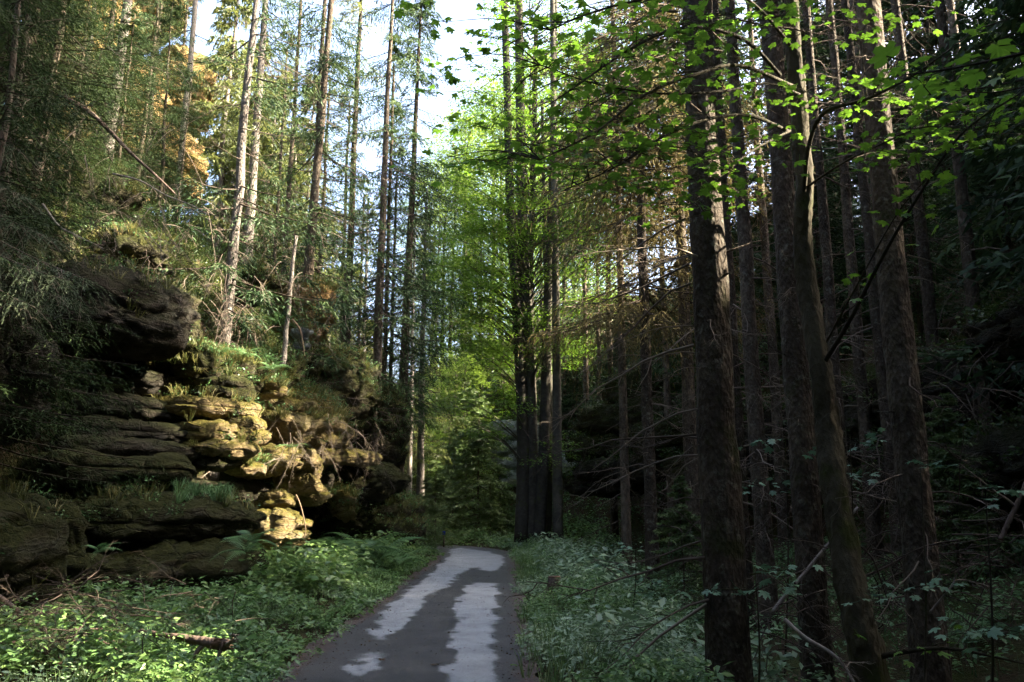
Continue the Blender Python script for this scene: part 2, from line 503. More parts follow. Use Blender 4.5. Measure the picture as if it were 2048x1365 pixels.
def height(X, Y):
    X = np.asarray(X, float); Y = np.asarray(Y, float)
    shp = X.shape
    X = X.ravel(); Y = Y.ravel()
    dl, dr, dd = sd_left(X, Y), sd_right(X, Y), road_dist(X, Y)
    N = np.stack([X * 0.35, Y * 0.35, X * 0], -1)
    n1 = fbm(N, 4, 3)
    n2 = fbm(N * 5.0, 3, 9)
    off = smooth(ROAD_HALF - 0.05, ROAD_HALF + 0.7, dd)
    lft = X < np.interp(Y, ROAD[:420, 1], ROAD[:420, 0])
    z = off * (0.05 + 0.05 * n2 + 0.10 * n1)
    # left verge climbs towards the rocks, right verge drops into a shallow gully
    z = z + np.where(lft, 0.22 * smooth(1.4, 6.5, dd), -0.45 * smooth(2.0, 3.4, dd) + 1.3 * smooth(4.0, 9.5, dd))
    # left rock and hill
    hc = np.interp(Y, [0, 10, 13, 16, 19, 22, 25, 28, 31, 40], [6.0, 5.6, 5.2, 4.2, 4.6, 5.0, 4.4, 3.6, 3.2, 3.0])
    cap = np.interp(Y, [0, 18, 24, 30, 36], [10.5, 10.0, 10.0, 9.5, 7.0])
    up = np.clip(dl - 0.7, 0, None)
    cap = cap * np.interp(X, [-60, -25, -9], [0.75, 1.0, 1.0])
    z = z + np.where(dl > 0, hc * smooth(0, 0.8, dl) + cap * (1 - np.exp(-1.5 * up / cap)) + 0.35 * n1 * smooth(0.5, 2, dl) + 0.12 * n2, 0)
    # right rock and hill
    hr = 3.4 + 0.8 * n1
    upr = np.clip(dr - 1.0, 0, None)
    capr = np.interp(X, [-40, -14, 2, 10], [4.0, 5.0, 24.0, 34.0])
    z = z + np.where(dr > 0, hr * smooth(0, 1.2, dr) + capr * (1 - np.exp(-0.68 * upr / capr)) + 0.5 * n1 * smooth(1, 3, dr) + 0.12 * n2, 0)
    return z.reshape(shp)

def H(x, y):
    return float(height(np.array([x]), np.array([y]))[0])

def axis_samples(lo, hi, core_lo, core_hi, step, n_out):
    core = np.arange(core_lo, core_hi, step)
    a = core_lo - (core_lo - lo) * (np.linspace(1, 0, n_out, endpoint=False) ** 2.2)
    b = core_hi + (hi - core_hi) * (np.linspace(0, 1, n_out) ** 2.2)
    return np.concatenate([a, core, b])

gx = axis_samples(-400, 400, -14, 14, 0.2, 50)
gy = axis_samples(-60, 420, 4, 48, 0.22, 50)
GX, GY = np.meshgrid(gx, gy)
GZ = height(GX, GY)
rd = road_dist(GX.ravel(), GY.ravel()).reshape(GX.shape)
GZ = np.where(rd < ROAD_HALF + 0.05, GZ - 0.06, GZ)
V = np.stack([GX.ravel(), GY.ravel(), GZ.ravel()], -1)
nx, ny = len(gx), len(gy)
ii = (np.arange(ny - 1)[:, None] * nx + np.arange(nx - 1)[None, :]).ravel()
Q = np.stack([ii, ii + 1, ii + nx + 1, ii + nx], -1)
TERRAIN_V, TERRAIN_Q = V, Q
ground = link('ground', mesh_tris('ground', V, Q, smooth_shade=True, mats=[M['ground']]))
tag(ground, kind='structure')

# ------------------------------------------------------------------ road
def pip(px, py, poly):
    return inside(px, py, np.array(poly, float))

def px_poly_world(poly):
    out = []
    for (a, b) in poly:
        d = P(a, b, 1.0) - np.array([0, 0, CAM_Z])
        t = -CAM_Z / d[2]
        out.append((d[0] * t, d[1] * t))
    return out

PALE_PATCHES = [px_poly_world(p) for p in (  # outlines of the paler road patches
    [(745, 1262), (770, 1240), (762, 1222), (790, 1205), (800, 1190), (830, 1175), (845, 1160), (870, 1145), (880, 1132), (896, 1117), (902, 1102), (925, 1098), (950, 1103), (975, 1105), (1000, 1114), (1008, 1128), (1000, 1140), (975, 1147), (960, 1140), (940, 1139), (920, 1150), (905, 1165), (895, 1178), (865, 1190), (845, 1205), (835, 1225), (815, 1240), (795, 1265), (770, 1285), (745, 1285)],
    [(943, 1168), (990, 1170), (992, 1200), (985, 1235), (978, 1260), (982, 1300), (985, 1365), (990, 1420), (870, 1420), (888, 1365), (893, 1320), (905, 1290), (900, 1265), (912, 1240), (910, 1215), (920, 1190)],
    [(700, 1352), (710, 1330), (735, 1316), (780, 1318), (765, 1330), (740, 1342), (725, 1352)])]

sel = (ROAD[:, 1] > -4)
RC = spline(np.c_[ROAD[sel][::8], np.zeros(len(ROAD[sel][::8]))], 900)[:, :2]
RT = np.gradient(RC, axis=0); RT /= np.linalg.norm(RT, axis=1, keepdims=True)
RN = np.stack([RT[:, 1], -RT[:, 0]], -1)
us = np.linspace(-1, 1, 49)
half = ROAD_HALF + 0.09 * fbm(np.c_[RC * 0.9, np.zeros(len(RC))], 4, 5, .6)
RX = RC[:, None, 0] + us[None] * (half[:, None] + 0.04 * fbm(np.c_[RC * 4, np.zeros(len(RC))], 2, 6)[:, None]) * RN[:, None, 0]
RY = RC[:, None, 1] + us[None] * half[:, None] * RN[:, None, 1]
RZ = 0.012 + 0.03 * (1 - us[None] ** 2) + 0 * RX
V = np.stack([RX.ravel(), RY.ravel(), RZ.ravel()], -1)
jag = np.c_[V[:, 0] * 4.5, V[:, 1] * 3.0, V[:, 2] * 0]
wx = V[:, 0] + 0.11 * fbm(jag, 3, 21)
wy = V[:, 1] + 0.20 * fbm(jag, 3, 31)
# soft coverage of the pale patches: average of several jittered lookups
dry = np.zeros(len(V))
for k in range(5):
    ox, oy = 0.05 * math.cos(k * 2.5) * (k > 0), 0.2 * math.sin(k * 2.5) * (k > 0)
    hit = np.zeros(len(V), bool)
    for poly in PALE_PATCHES:
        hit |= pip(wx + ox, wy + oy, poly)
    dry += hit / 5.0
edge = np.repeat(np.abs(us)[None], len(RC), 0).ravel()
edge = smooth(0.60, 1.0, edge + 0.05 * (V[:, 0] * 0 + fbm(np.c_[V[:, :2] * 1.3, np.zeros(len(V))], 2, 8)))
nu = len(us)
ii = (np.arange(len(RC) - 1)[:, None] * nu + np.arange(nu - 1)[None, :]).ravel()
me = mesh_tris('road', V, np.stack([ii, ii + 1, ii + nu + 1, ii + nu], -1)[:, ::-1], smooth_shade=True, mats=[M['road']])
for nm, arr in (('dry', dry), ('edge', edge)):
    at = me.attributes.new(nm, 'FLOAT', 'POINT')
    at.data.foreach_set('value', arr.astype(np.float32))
tag(link('road', me), kind='structure')

# ------------------------------------------------------------------ rocks
ROCK_MESHES = []          # world-space (V, F) for planting on
def cube_grid(n):
    u = np.linspace(-1, 1, n + 1)
    A, B = np.meshgrid(u, u)
    A, B = A.ravel(), B.ravel()
    o = np.ones_like(A)
    faces = [np.c_[o, A, B], np.c_[-o, B, A], np.c_[B, o, A], np.c_[A, -o, B], np.c_[A, B, o], np.c_[B, A, -o]]
    i = (np.arange(n)[:, None] * (n + 1) + np.arange(n)[None, :]).ravel()
    q = np.stack([i, i + 1, i + n + 2, i + n + 1], -1)
    V = np.concatenate(faces)
    Fc = np.concatenate([q + k * (n + 1) ** 2 for k in range(6)])
    key = np.round(V * 1000).astype(np.int64)
    _, idx, inv = np.unique(key, axis=0, return_index=True, return_inverse=True)
    inv = inv.ravel()
    return V[idx], inv[Fc]
GRIDS = {n: cube_grid(m) for n, m in ((16, 14), (22, 18), (30, 25), (40, 33), (52, 44))}

def rock_shape(center, ax, half, p=4.0, seed=0, n=30, rough=0.10, strata=0.06, tilt=0.0, taper=0.0, under=0.0):
    """rounded, bedded block. ax: horizontal unit vector along the block; half: (along, deep, high)"""
    V, Q = GRIDS[n]
    V = V.copy()
    V = np.sign(V) * np.abs(V) ** 0.9
    r = (np.abs(V) ** p).sum(1) ** (1.0 / p)
    U = V / r[:, None]
    ax = np.array([ax[0], ax[1], 0.0]); ax /= np.linalg.norm(ax)
    dp = np.array([-ax[1], ax[0], 0.0])
    up = np.array([0, 0, 1.0])
    h = np.array(half, float)
    k = 1 + taper * U[:, 2]
    L = U * h
    L[:, 0] *= k; L[:, 1] *= k
    if under:
        L[:, 1] += under * h[1] * np.clip(-U[:, 2], 0, 1) ** 2
    L[:, 2] += tilt * L[:, 0]
    W = center + L[:, :1] * ax + L[:, 1:2] * dp + L[:, 2:] * up
    N = (U / h)
    N /= np.linalg.norm(N, axis=1, keepdims=True)
    Nw = N[:, :1] * ax + N[:, 1:2] * dp + N[:, 2:] * up
    s = min(h) * 2
    big = fbm(W * (0.55 / max(0.3, s)) + seed * 7.7, 3, seed)
    mid = fbm(W * 2.2 + seed * 3.1, 4, seed + 50, 0.55)
    lay = np.tanh(3.0 * fbm(np.c_[W[:, 0] * 0.6, W[:, 1] * 0.6, W[:, 2] * 4.5 + 0.4 * mid] + seed, 3, 91, 0.6))
    side = 1 - np.abs(Nw[:, 2]) * 0.75
    crk = np.abs(fbm(np.c_[W[:, 0] * 1.1, W[:, 1] * 1.1, W[:, 2] * 2.6] + seed * 1.7, 3, 140))
    chip = np.abs(fbm(W * 4.5 + seed, 2, 160))
    disp = s * rough * 1.5 * big + rough * 0.95 * min(1, s) * mid + 1.5 * strata * lay * side - 0.11 * min(1, s) * np.exp(-(crk / 0.10) ** 2) - 0.03 * np.exp(-(chip / 0.12) ** 2)
    wp = W + 0.25 * np.c_[fbm(W * 1.3, 2, 201), fbm(W * 1.3, 2, 202), 0.4 * fbm(W * 1.3, 2, 203)]
    ci = np.floor(wp * np.array([1.5, 1.5, 3.6]) + seed).astype(np.int64)
    disp = disp + 0.13 * min(1, s) * (hash3(ci[:, 0], ci[:, 1], ci[:, 2], 7) - 0.5) * (0.35 + 0.65 * side)
    W = W + Nw * disp[:, None]
    return W, Q

def rock_px(px0, px1, py0, py1, dl, dr, thick=1.2, **kw):
    """block whose visible front spans the given pixels, with its left / right end at distance dl / dr"""
    pym = (py0 + py1) / 2
    A, B = P(px0, pym, dl), P(px1, pym, dr)
    mid = (A + B) / 2
    ax = (B - A)[:2]
    Lh = np.linalg.norm(ax) / 2
    ax = ax / (2 * Lh)
    dm = (dl + dr) / 2
    zt, zb = P((px0 + px1) / 2, py0, dm)[2], P((px0 + px1) / 2, py1, dm)[2]
    dp = np.array([-ax[1], ax[0], 0])
    tz = A[2] - B[2]
    c = np.array([mid[0], mid[1], (zt + zb) / 2]) + dp * thick * 0.5 * 0.9
    kw.setdefault('tilt', 0.0)
    return rock_shape(c, ax, (Lh, thick / 2, (zt - zb) / 2), **kw)

def add_rock(name, parent, W, Q, mat, label=None):
    me = mesh_tris(name, W, Q, smooth_shade=True, mats=[mat])
    o = link(name, me, parent)
    if label: o['label'] = label
    ROCK_MESHES.append((W, Q))
    return o

cliff = thing('sandstone_cliff', 'layered mossy sandstone cliff with dark overhangs along the left of the road', 'cliff')
# (px0, px1, py0, py1, dist left, dist right, thickness, material, options)
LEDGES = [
    (120, 415, 540, 700, 12.0, 14.4, 3.4, 'rock_shaded', dict(seed=1, n=40, p=3.4, rough=.08)),      # massive upper block
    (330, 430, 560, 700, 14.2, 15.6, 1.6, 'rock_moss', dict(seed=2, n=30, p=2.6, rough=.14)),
    (60, 280, 700, 760, 14.0, 15.2, 1.6, 'rock_shaded', dict(seed=3)),
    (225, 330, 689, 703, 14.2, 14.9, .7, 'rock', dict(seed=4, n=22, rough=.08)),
    (110, 290, 744, 808, 13.5, 14.6, 1.8, 'rock_shaded', dict(seed=5)),
    (250, 402, 745, 795, 14.2, 15.2, 1.6, 'rock_shaded', dict(seed=6)),
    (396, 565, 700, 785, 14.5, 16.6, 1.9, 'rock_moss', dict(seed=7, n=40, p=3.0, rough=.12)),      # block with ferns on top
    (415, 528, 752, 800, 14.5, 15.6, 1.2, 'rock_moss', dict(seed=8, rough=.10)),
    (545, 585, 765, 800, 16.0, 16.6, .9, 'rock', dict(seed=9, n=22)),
    (180, 400, 790, 846, 13.2, 14.8, 1.8, 'rock_shaded', dict(seed=10)),
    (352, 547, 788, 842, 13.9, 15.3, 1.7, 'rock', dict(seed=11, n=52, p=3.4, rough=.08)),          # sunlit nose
    (150, 420, 836, 892, 12.9, 14.5, 1.8, 'rock_shaded', dict(seed=12, n=40)),
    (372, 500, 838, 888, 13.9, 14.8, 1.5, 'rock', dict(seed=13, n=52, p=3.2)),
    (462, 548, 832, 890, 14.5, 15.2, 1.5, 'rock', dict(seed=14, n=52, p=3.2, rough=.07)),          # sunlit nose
    (130, 430, 876, 925, 12.6, 14.3, 1.8, 'rock_shaded', dict(seed=15, n=40)),
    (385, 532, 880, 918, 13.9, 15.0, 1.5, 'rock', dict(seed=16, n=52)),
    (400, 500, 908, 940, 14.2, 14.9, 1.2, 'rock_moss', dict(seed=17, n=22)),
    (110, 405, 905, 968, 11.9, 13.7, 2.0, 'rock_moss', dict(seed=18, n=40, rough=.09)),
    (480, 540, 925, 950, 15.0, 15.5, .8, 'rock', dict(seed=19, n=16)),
    (90, 560, 955, 1010, 14.2, 16.9, 1.6, 'rock_shaded', dict(seed=20, n=40)),                       # back of the hollow
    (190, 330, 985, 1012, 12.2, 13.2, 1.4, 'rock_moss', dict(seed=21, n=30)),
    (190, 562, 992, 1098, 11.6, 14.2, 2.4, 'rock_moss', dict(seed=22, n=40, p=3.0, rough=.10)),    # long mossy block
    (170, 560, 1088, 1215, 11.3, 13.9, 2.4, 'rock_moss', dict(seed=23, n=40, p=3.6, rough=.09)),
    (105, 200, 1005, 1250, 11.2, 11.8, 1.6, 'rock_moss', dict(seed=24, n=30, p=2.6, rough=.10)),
    (-20, 125, 650, 880, 9.8, 10.8, 2.6, 'rock_shaded', dict(seed=25, n=30, p=3.0)),                  # dark mass at the frame's edge
    (-200, 60, 480, 1000, 8.9, 10.2, 3.2, 'rock_shaded', dict(seed=26, n=30)),
    (180, 235, 512, 575, 13.6, 14.0, .9, 'rock_shaded', dict(seed=27, n=22)),
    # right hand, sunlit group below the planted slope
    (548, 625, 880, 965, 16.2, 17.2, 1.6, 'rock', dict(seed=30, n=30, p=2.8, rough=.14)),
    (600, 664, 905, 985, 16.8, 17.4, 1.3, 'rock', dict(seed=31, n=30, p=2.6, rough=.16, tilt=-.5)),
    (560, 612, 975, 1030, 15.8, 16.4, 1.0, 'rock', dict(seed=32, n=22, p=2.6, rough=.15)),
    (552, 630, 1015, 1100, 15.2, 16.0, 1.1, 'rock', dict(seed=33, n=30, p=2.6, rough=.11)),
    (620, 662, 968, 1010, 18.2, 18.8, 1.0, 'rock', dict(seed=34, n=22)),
    (540, 680, 930, 1010, 18.2, 19.6, 1.4, 'rock_shaded', dict(seed=35, n=30)),
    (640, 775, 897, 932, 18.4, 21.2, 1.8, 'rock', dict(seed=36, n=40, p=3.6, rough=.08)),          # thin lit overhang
    (640, 760, 930, 1040, 21.5, 23.8, 1.4, 'rock_shaded', dict(seed=37, n=30)),
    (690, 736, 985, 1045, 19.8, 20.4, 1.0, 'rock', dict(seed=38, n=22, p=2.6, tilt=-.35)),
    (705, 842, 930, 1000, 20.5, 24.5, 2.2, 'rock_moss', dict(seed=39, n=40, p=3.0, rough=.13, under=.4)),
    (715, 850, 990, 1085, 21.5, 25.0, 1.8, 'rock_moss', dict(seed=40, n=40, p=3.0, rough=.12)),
    (800, 862, 1000, 1095, 24.0, 25.6, 1.4, 'rock_shaded', dict(seed=41, n=22, p=2.6)),
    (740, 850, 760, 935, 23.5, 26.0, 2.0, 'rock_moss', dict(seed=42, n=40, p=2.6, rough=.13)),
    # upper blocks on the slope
    (600, 682, 560, 672, 19.6, 20.6, 1.6, 'rock_sun_tint', dict(seed=43, n=30, p=2.8, rough=.08)),   # golden boulder
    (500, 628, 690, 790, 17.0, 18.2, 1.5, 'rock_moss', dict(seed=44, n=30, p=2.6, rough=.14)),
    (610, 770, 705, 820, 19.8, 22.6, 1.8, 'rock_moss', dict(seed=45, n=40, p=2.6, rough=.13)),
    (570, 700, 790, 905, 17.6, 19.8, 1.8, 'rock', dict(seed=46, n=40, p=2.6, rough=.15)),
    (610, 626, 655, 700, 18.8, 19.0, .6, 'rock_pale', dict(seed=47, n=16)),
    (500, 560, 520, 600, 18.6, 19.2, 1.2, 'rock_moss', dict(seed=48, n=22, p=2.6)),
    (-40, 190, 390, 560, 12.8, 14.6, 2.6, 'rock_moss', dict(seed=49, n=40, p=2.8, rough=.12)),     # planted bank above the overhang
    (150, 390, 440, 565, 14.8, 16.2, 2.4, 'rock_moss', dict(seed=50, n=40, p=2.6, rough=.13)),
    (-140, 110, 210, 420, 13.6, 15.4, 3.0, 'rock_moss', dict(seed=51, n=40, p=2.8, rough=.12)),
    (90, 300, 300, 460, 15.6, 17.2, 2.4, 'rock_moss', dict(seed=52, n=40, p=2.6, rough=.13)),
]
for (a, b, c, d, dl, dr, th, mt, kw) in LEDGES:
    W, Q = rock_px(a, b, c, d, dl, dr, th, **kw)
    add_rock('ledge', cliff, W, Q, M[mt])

boulder = thing('boulder', 'square dark boulder with a mossy flat top at the left edge', 'boulder')
W, Q = rock_px(-130, 132, 988, 1275, 8.9, 10.4, 2.2, seed=60, n=40, p=4.5, rough=.07)
add_rock('boulder', boulder, W, Q, M['rock_moss'])

crag = thing('rock_crag', 'sunlit orange sandstone crag high behind the spruces at upper left', 'crag')
for (a, b, c, d, dl, dr, th, sd) in [(190, 330, -60, 130, 27, 30, 4, 70), (300, 420, -120, 90, 29, 32, 4, 71), (210, 340, 110, 260, 27, 29.5, 3.5, 72),
                                     (330, 455, 80, 250, 29, 31, 3.5, 73), (300, 440, 240, 400, 26, 29, 3, 74), (80, 230, -80, 200, 26, 28, 4, 75), (190, 330, 230, 420, 25, 27, 4, 76), (60, 220, 170, 400, 24, 26, 4, 77)]:
    W, Q = rock_px(a, b, c, d, dl, dr, th, seed=sd, n=40, p=2.8, rough=.10, strata=.16)
    add_rock('block', crag, W, Q, M['rock_sun_tint'])

rcliff = thing('sandstone_outcrop', 'dark mossy rock outcrop with hollow ledges behind the right trunks', 'cliff')
for k, (a, b, c, d, dl, dr, th, mt) in enumerate([
    (1130, 1300, 800, 880, 31.5, 27.5, 2.2, 'rock_moss'), (1110, 1260, 868, 925, 31.8, 28.5, 2.0, 'rock_moss'), (1240, 1420, 830, 905, 27.0, 22.5, 2.2, 'rock_moss'),
    (1130, 1330, 915, 960, 31.0, 26.0, 1.8, 'rock_shaded'), (1120, 1250, 955, 990, 31.4, 28.8, 1.6, 'rock_shaded'), (1310, 1440, 900, 960, 25.0, 21.5, 2.0, 'rock_moss'),
    (1190, 1290, 740, 830, 30.5, 28.0, 2.0, 'rock_moss'), (1400, 1560, 800, 940, 22.0, 18.6, 2.2, 'rock_shaded'), (1540, 1720, 760, 930, 18.8, 16.2, 2.0, 'rock_shaded'),
    (1700, 1900, 700, 860, 16.4, 13.8, 2.4, 'rock_shaded'), (1880, 2120, 590, 720, 13.8, 11.2, 2.6, 'rock_shaded'), (1900, 2150, 860, 1000, 13.4, 11.0, 2.2, 'rock_shaded'),
    (1700, 1920, 880, 1010, 15.6, 13.4, 2.0, 'rock_shaded')]):
    W, Q = rock_px(a, b, c, d, dl, dr, th, seed=80 + k, n=30, p=3.0, rough=.12)
    add_rock('ledge', rcliff, W, Q, M[mt])

pcliff = thing('pale_rock_face', 'pale grey banded rock face glimpsed between the stems beyond the bend', 'cliff')
for k, (a, b, c, d, dl, dr, th) in enumerate([(960, 1075, 838, 880, 45.5, 43.0, 2.2), (968, 1080, 878, 912, 45.2, 42.6, 2.0), (975, 1090, 908, 935, 45.0, 42.0, 1.9),
                                              (985, 1100, 932, 975, 44.6, 41.5, 2.0), (1090, 1150, 900, 960, 42.2, 39.6, 1.9)]):
    W, Q = rock_px(a, b, c, d, dl, dr, th, seed=100 + k, n=30, p=3.4, rough=.10)
    add_rock('ledge', pcliff, W, Q, M['rock_pale'])

# ------------------------------------------------------------------ foliage builders
def unit(A):
    return A / (np.linalg.norm(A, axis=-1, keepdims=True) + 1e-9)

def tri_blades(pos, dirs, length, width, r, tint):
    """narrow triangles: needle twigs, grass blades"""
    n = len(pos)
    d = unit(dirs)
    side = unit(np.cross(d, unit(r.normal(size=(n, 3)))))
    L = np.broadcast_to(length, (n,))[:, None]
    Wd = np.broadcast_to(width, (n,))[:, None]
    V = np.empty((n, 3, 3))
    V[:, 0] = pos - side * Wd * 0.5
    V[:, 1] = pos + side * Wd * 0.5
    V[:, 2] = pos + d * L
    return V.reshape(-1, 3), np.arange(n * 3).reshape(n, 3), tint

def leaf_quads(pos, dirs, length, width, r, tint, flat=0.35, fold=0.18):
    """pointed oval leaves lying roughly flat"""
    n = len(pos)
    d = unit(dirs)
    nrm = unit(np.array([0, 0, 1.0]) + flat * r.normal(size=(n, 3)))
    side = unit(np.cross(d, nrm))
    nrm = np.cross(side, d)
    L = np.broadcast_to(length, (n,))[:, None]
    Wd = np.broadcast_to(width, (n,))[:, None]
    V = np.empty((n, 4, 3))
    V[:, 0] = pos
    V[:, 1] = pos + d * L * 0.45 - side * Wd * 0.5 + nrm * Wd * fold
    V[:, 2] = pos + d * L
    V[:, 3] = pos + d * L * 0.45 + side * Wd * 0.5 + nrm * Wd * fold
    i = np.arange(n) * 4
    Fc = np.concatenate([np.stack([i, i + 1, i + 2], -1), np.stack([i, i + 2, i + 3], -1)])
    return V.reshape(-1, 3), Fc, np.concatenate([tint, tint])

def spray(soup, base, out, L, r, droop=0.35, curl=0.15, ns=12, nd=4, l2=0.4, hang=0.5, tl=0.17, tw=0.05, t0=0.15, tint=0.5, tvar=0.3):
    """needle foliage on many branches at once. base (n,3), out (n,3) horizontal unit, L (n,)"""
    n = len(base)
    t = np.clip(np.linspace(t0, 1.0, ns)[None, :] + r.normal(0, 0.02, (n, ns)), 0.02, 1.02)
    Lb = L[:, None]
    pb = base[:, None, :] + out[:, None, :] * (Lb * t)[..., None]
    pb[..., 2] += Lb * (-droop * t + curl * t * t)
    side = np.stack([-out[:, 1], out[:, 0], np.zeros(n)], -1)
    V, Fs, T = [], [], []
    for sg in (-1, 1):
        ll = Lb * l2 * (1.05 - 0.75 * t) * r.uniform(0.6, 1.2, (n, ns)) + 0.08
        fw = r.uniform(0.35, 0.9, (n, ns))
        dd = unit(sg * side[:, None, :] * 0.9 + out[:, None, :] * fw[..., None])
        hg = hang * r.uniform(0.2, 1.3, (n, ns))
        for k in range(nd):
            s = (k + r.uniform(0.1, 0.9, (n, ns))) / nd
            q = pb + dd * (ll * s)[..., None]
            q[..., 2] -= hg * ll * s * (0.5 + 0.7 * s)
            dv = dd.copy()
            dv[..., 2] -= hg * (0.5 + s)
            dv = dv + r.normal(0, 0.35, dv.shape)
            V.append(q.reshape(-1, 3)); Fs.append(dv.reshape(-1, 3))
            T.append(np.clip(np.broadcast_to(np.reshape(tint, (-1, 1)) if np.ndim(tint) else tint, (n, ns)) + 0.12 * (t - 0.5) + r.normal(0, tvar * 0.5, (n, ns)), 0, 1).ravel())
    pos = np.concatenate(V); dv = np.concatenate(Fs); tn = np.concatenate(T)
    m = len(pos)
    soup.add(*tri_blades(pos, dv, tl * r.uniform(0.7, 1.4, m), tw * r.uniform(0.7, 1.3, m), r, tn))

def stems(soup, base, out, L, r, droop, curl, rad=0.02, seg=4, tint=0.4):
    for k in range(len(base)):
        t = np.linspace(0, 1, seg)
        p = base[k] + out[k] * (L[k] * t)[:, None]
        p[:, 2] += L[k] * (-droop[k] * t + curl[k] * t * t)
        V, Fc = tube(p, rad * (1 - 0.8 * t) * (0.5 + L[k] * 0.3), 3, cap=False)
        soup.add(V, Fc, tint)

def crown(seed, H0, z0, R, nb, mat, ns=12, nd=4, tl=0.18, tw=0.05, hang=0.6, power=0.75, tint=0.5, low=0.5, wood=True, patch=0.0):
    r = np.random.default_rng(seed)
    u = np.sort(r.uniform(0, 1, nb))
    h = z0 + (H0 - z0) * u
    az = r.uniform(0, 2 * math.pi, nb)
    prof = np.minimum(1.0, (1 - u) ** power * 1.05 + 0.03) * np.minimum(1, low + u * 4)
    L = R * prof * r.uniform(0.6, 1.15, nb)
    if patch:
        keep = vnoise(np.c_[np.cos(az) * 1.3, np.sin(az) * 1.3, h * 0.5], seed) > -1 + 2 * patch * r.uniform(0.4, 1.0, nb)
        h, az, L = h[keep], az[keep], L[keep]
        nb = len(h)
    base = np.stack([0 * h, 0 * h, h], -1)
    out = np.stack([np.cos(az), np.sin(az), 0 * az], -1)
    droop = r.uniform(0.25, 0.6, nb); curl = r.uniform(0.05, 0.3, nb)
    s = Soup()
    step = 24
    for a in range(0, nb, step):
        b = slice(a, a + step)
        spray(s, base[b], out[b], L[b], r, float(droop[b].mean()), float(curl[b].mean()), ns, nd, 0.42, hang, tl, tw, 0.12, np.clip(r.normal(tint, 0.16, len(h[b])), 0, 1))
        droop[b] = droop[b].mean(); curl[b] = curl[b].mean()
    w = Soup()
    stems(w, base, out, L, r, droop, curl, 0.022)
    return s.mesh('foliage', [mat]), w.mesh('limbs', [M['twig_dark']])

def bare_branch(soup, base, d0, L, r, rad=0.016, droop=0.5, twigs=9, tint=0.5, hang=0.4):
    """one dead branch: a curved stem and thin forking twigs"""
    d0 = d0 / np.linalg.norm(d0)
    t = np.linspace(0, 1, 7)
    sd = np.cross(d0, [0, 0, 1.0]); sd /= np.linalg.norm(sd) + 1e-9
    wob = np.cumsum(r.normal(0, 0.03, 7))
    p = base + d0 * (L * t)[:, None] + sd * (L * wob)[:, None]
    p[:, 2] += L * (-droop * t ** 1.6 + 0.15 * t ** 3 * r.uniform(-1, 2)) + L * np.cumsum(r.normal(0, 0.015, 7))
    soup.add(*tube(p, rad * (1.05 - 0.85 * t), 4, cap=False), tint)
    for k in range(twigs):
        a = r.uniform(0.25, 0.98)
        f = a * 6; i = min(5, int(f)); q = p[i] + (p[i + 1] - p[i]) * (f - i)
        l = L * r.uniform(0.12, 0.4) * (1.15 - a * 0.6)
        dv = unit(d0 * r.uniform(0.2, 1) + sd * r.choice([-1, 1]) * r.uniform(0.3, 1) + np.array([0, 0, -hang * r.uniform(-.2, 1.6)]))
        tt = np.linspace(0, 1, 4)
        pp = q + dv * (l * tt)[:, None] + np.cumsum(r.normal(0, 0.05 * l, (4, 3)), axis=0)
        pp[0] = q
        soup.add(*tube(pp, rad * 0.42 * (1 - 0.75 * tt), 3, cap=False), tint + r.normal(0, .1))
        for _ in range(r.integers(0, 3)):
            i2 = r.integers(1, 4)
            dv2 = unit(dv + r.normal(0, 0.6, 3))
            soup.add(*tube(np.stack([pp[i2], pp[i2] + dv2 * l * 0.4, pp[i2] + (dv2 + [0, 0, -.3]) * l * 0.6]), [rad * 0.22, rad * 0.16, rad * 0.06], 3, cap=False), tint)

def dead_skirt(seed, z0, z1, R, nb, rad=0.014, droop=0.5, twigs=8):
    r = np.random.default_rng(seed)
    s = Soup()
    for k in range(nb):
        az = r.uniform(0, 2 * math.pi)
        bare_branch(s, np.array([0, 0, r.uniform(z0, z1)]), np.array([math.cos(az), math.sin(az), r.uniform(-.3, .25)]), R * r.uniform(0.35, 1.1), r, rad * r.uniform(.7, 1.3), droop * r.uniform(.3, 1.3), twigs, r.uniform(.3, .8))
    return s.mesh('dead_branches', [M['twig']])

def trunk_mesh(Ht, r0, r1, mat, sides=14, rings=26, seed=0, flare=0.5, bend=0.05, lump=0.04, knots=0, path=None):
    r = np.random.default_rng(seed)
    t = np.linspace(0, 1, rings) ** 1.15
    if path is None:
        w = np.cumsum(r.normal(0, 1, (rings, 2)), axis=0)
        w -= np.linspace(0, 1, rings)[:, None] * w[-1] * 0.8
        w *= bend / (np.abs(w).max() + 1e-6)
        pts = np.c_[w * t[:, None] ** 0.3, t * Ht - 0.35]
        pts[0, :2] = 0
        rad = r0 + (r1 - r0) * t
        rad = rad * (1 + flare * np.exp(-(t * Ht) / 0.45))
    else:
        pts = spline(path, rings)
        t = np.linspace(0, 1, rings)
        rad = r0 + (r1 - r0) * t
    V, Fc = tube(pts, rad, sides)
    c = np.concatenate([np.repeat(pts, sides, 0), pts[:1], pts[-1:]])
    o = V - c
    k = lump * fbm(np.c_[V[:, 0] * 9, V[:, 1] * 9, V[:, 2] * 2.0] + seed * 5.1, 3, seed) + lump * 0.7 * fbm(V * 22.0, 2, seed + 3)
    V = c + o * (1 + k[:, None] * 1.6)
    s = Soup(); s.add(V, Fc)
    for _ in range(knots):
        i = r.integers(3, rings - 3); az = r.uniform(0, 6.28)
        d = np.array([math.cos(az), math.sin(az), r.uniform(-.2, .3)])
        b = pts[i] + d * rad[i] * 0.8
        s.add(*tube(np.stack([b, b + d * rad[i] * .35, b + d * (rad[i] * .35 + r.uniform(.03, .22))]), [rad[i] * .16, rad[i] * .07, 0.006], 6))
    return s.mesh('trunk', [mat], True)

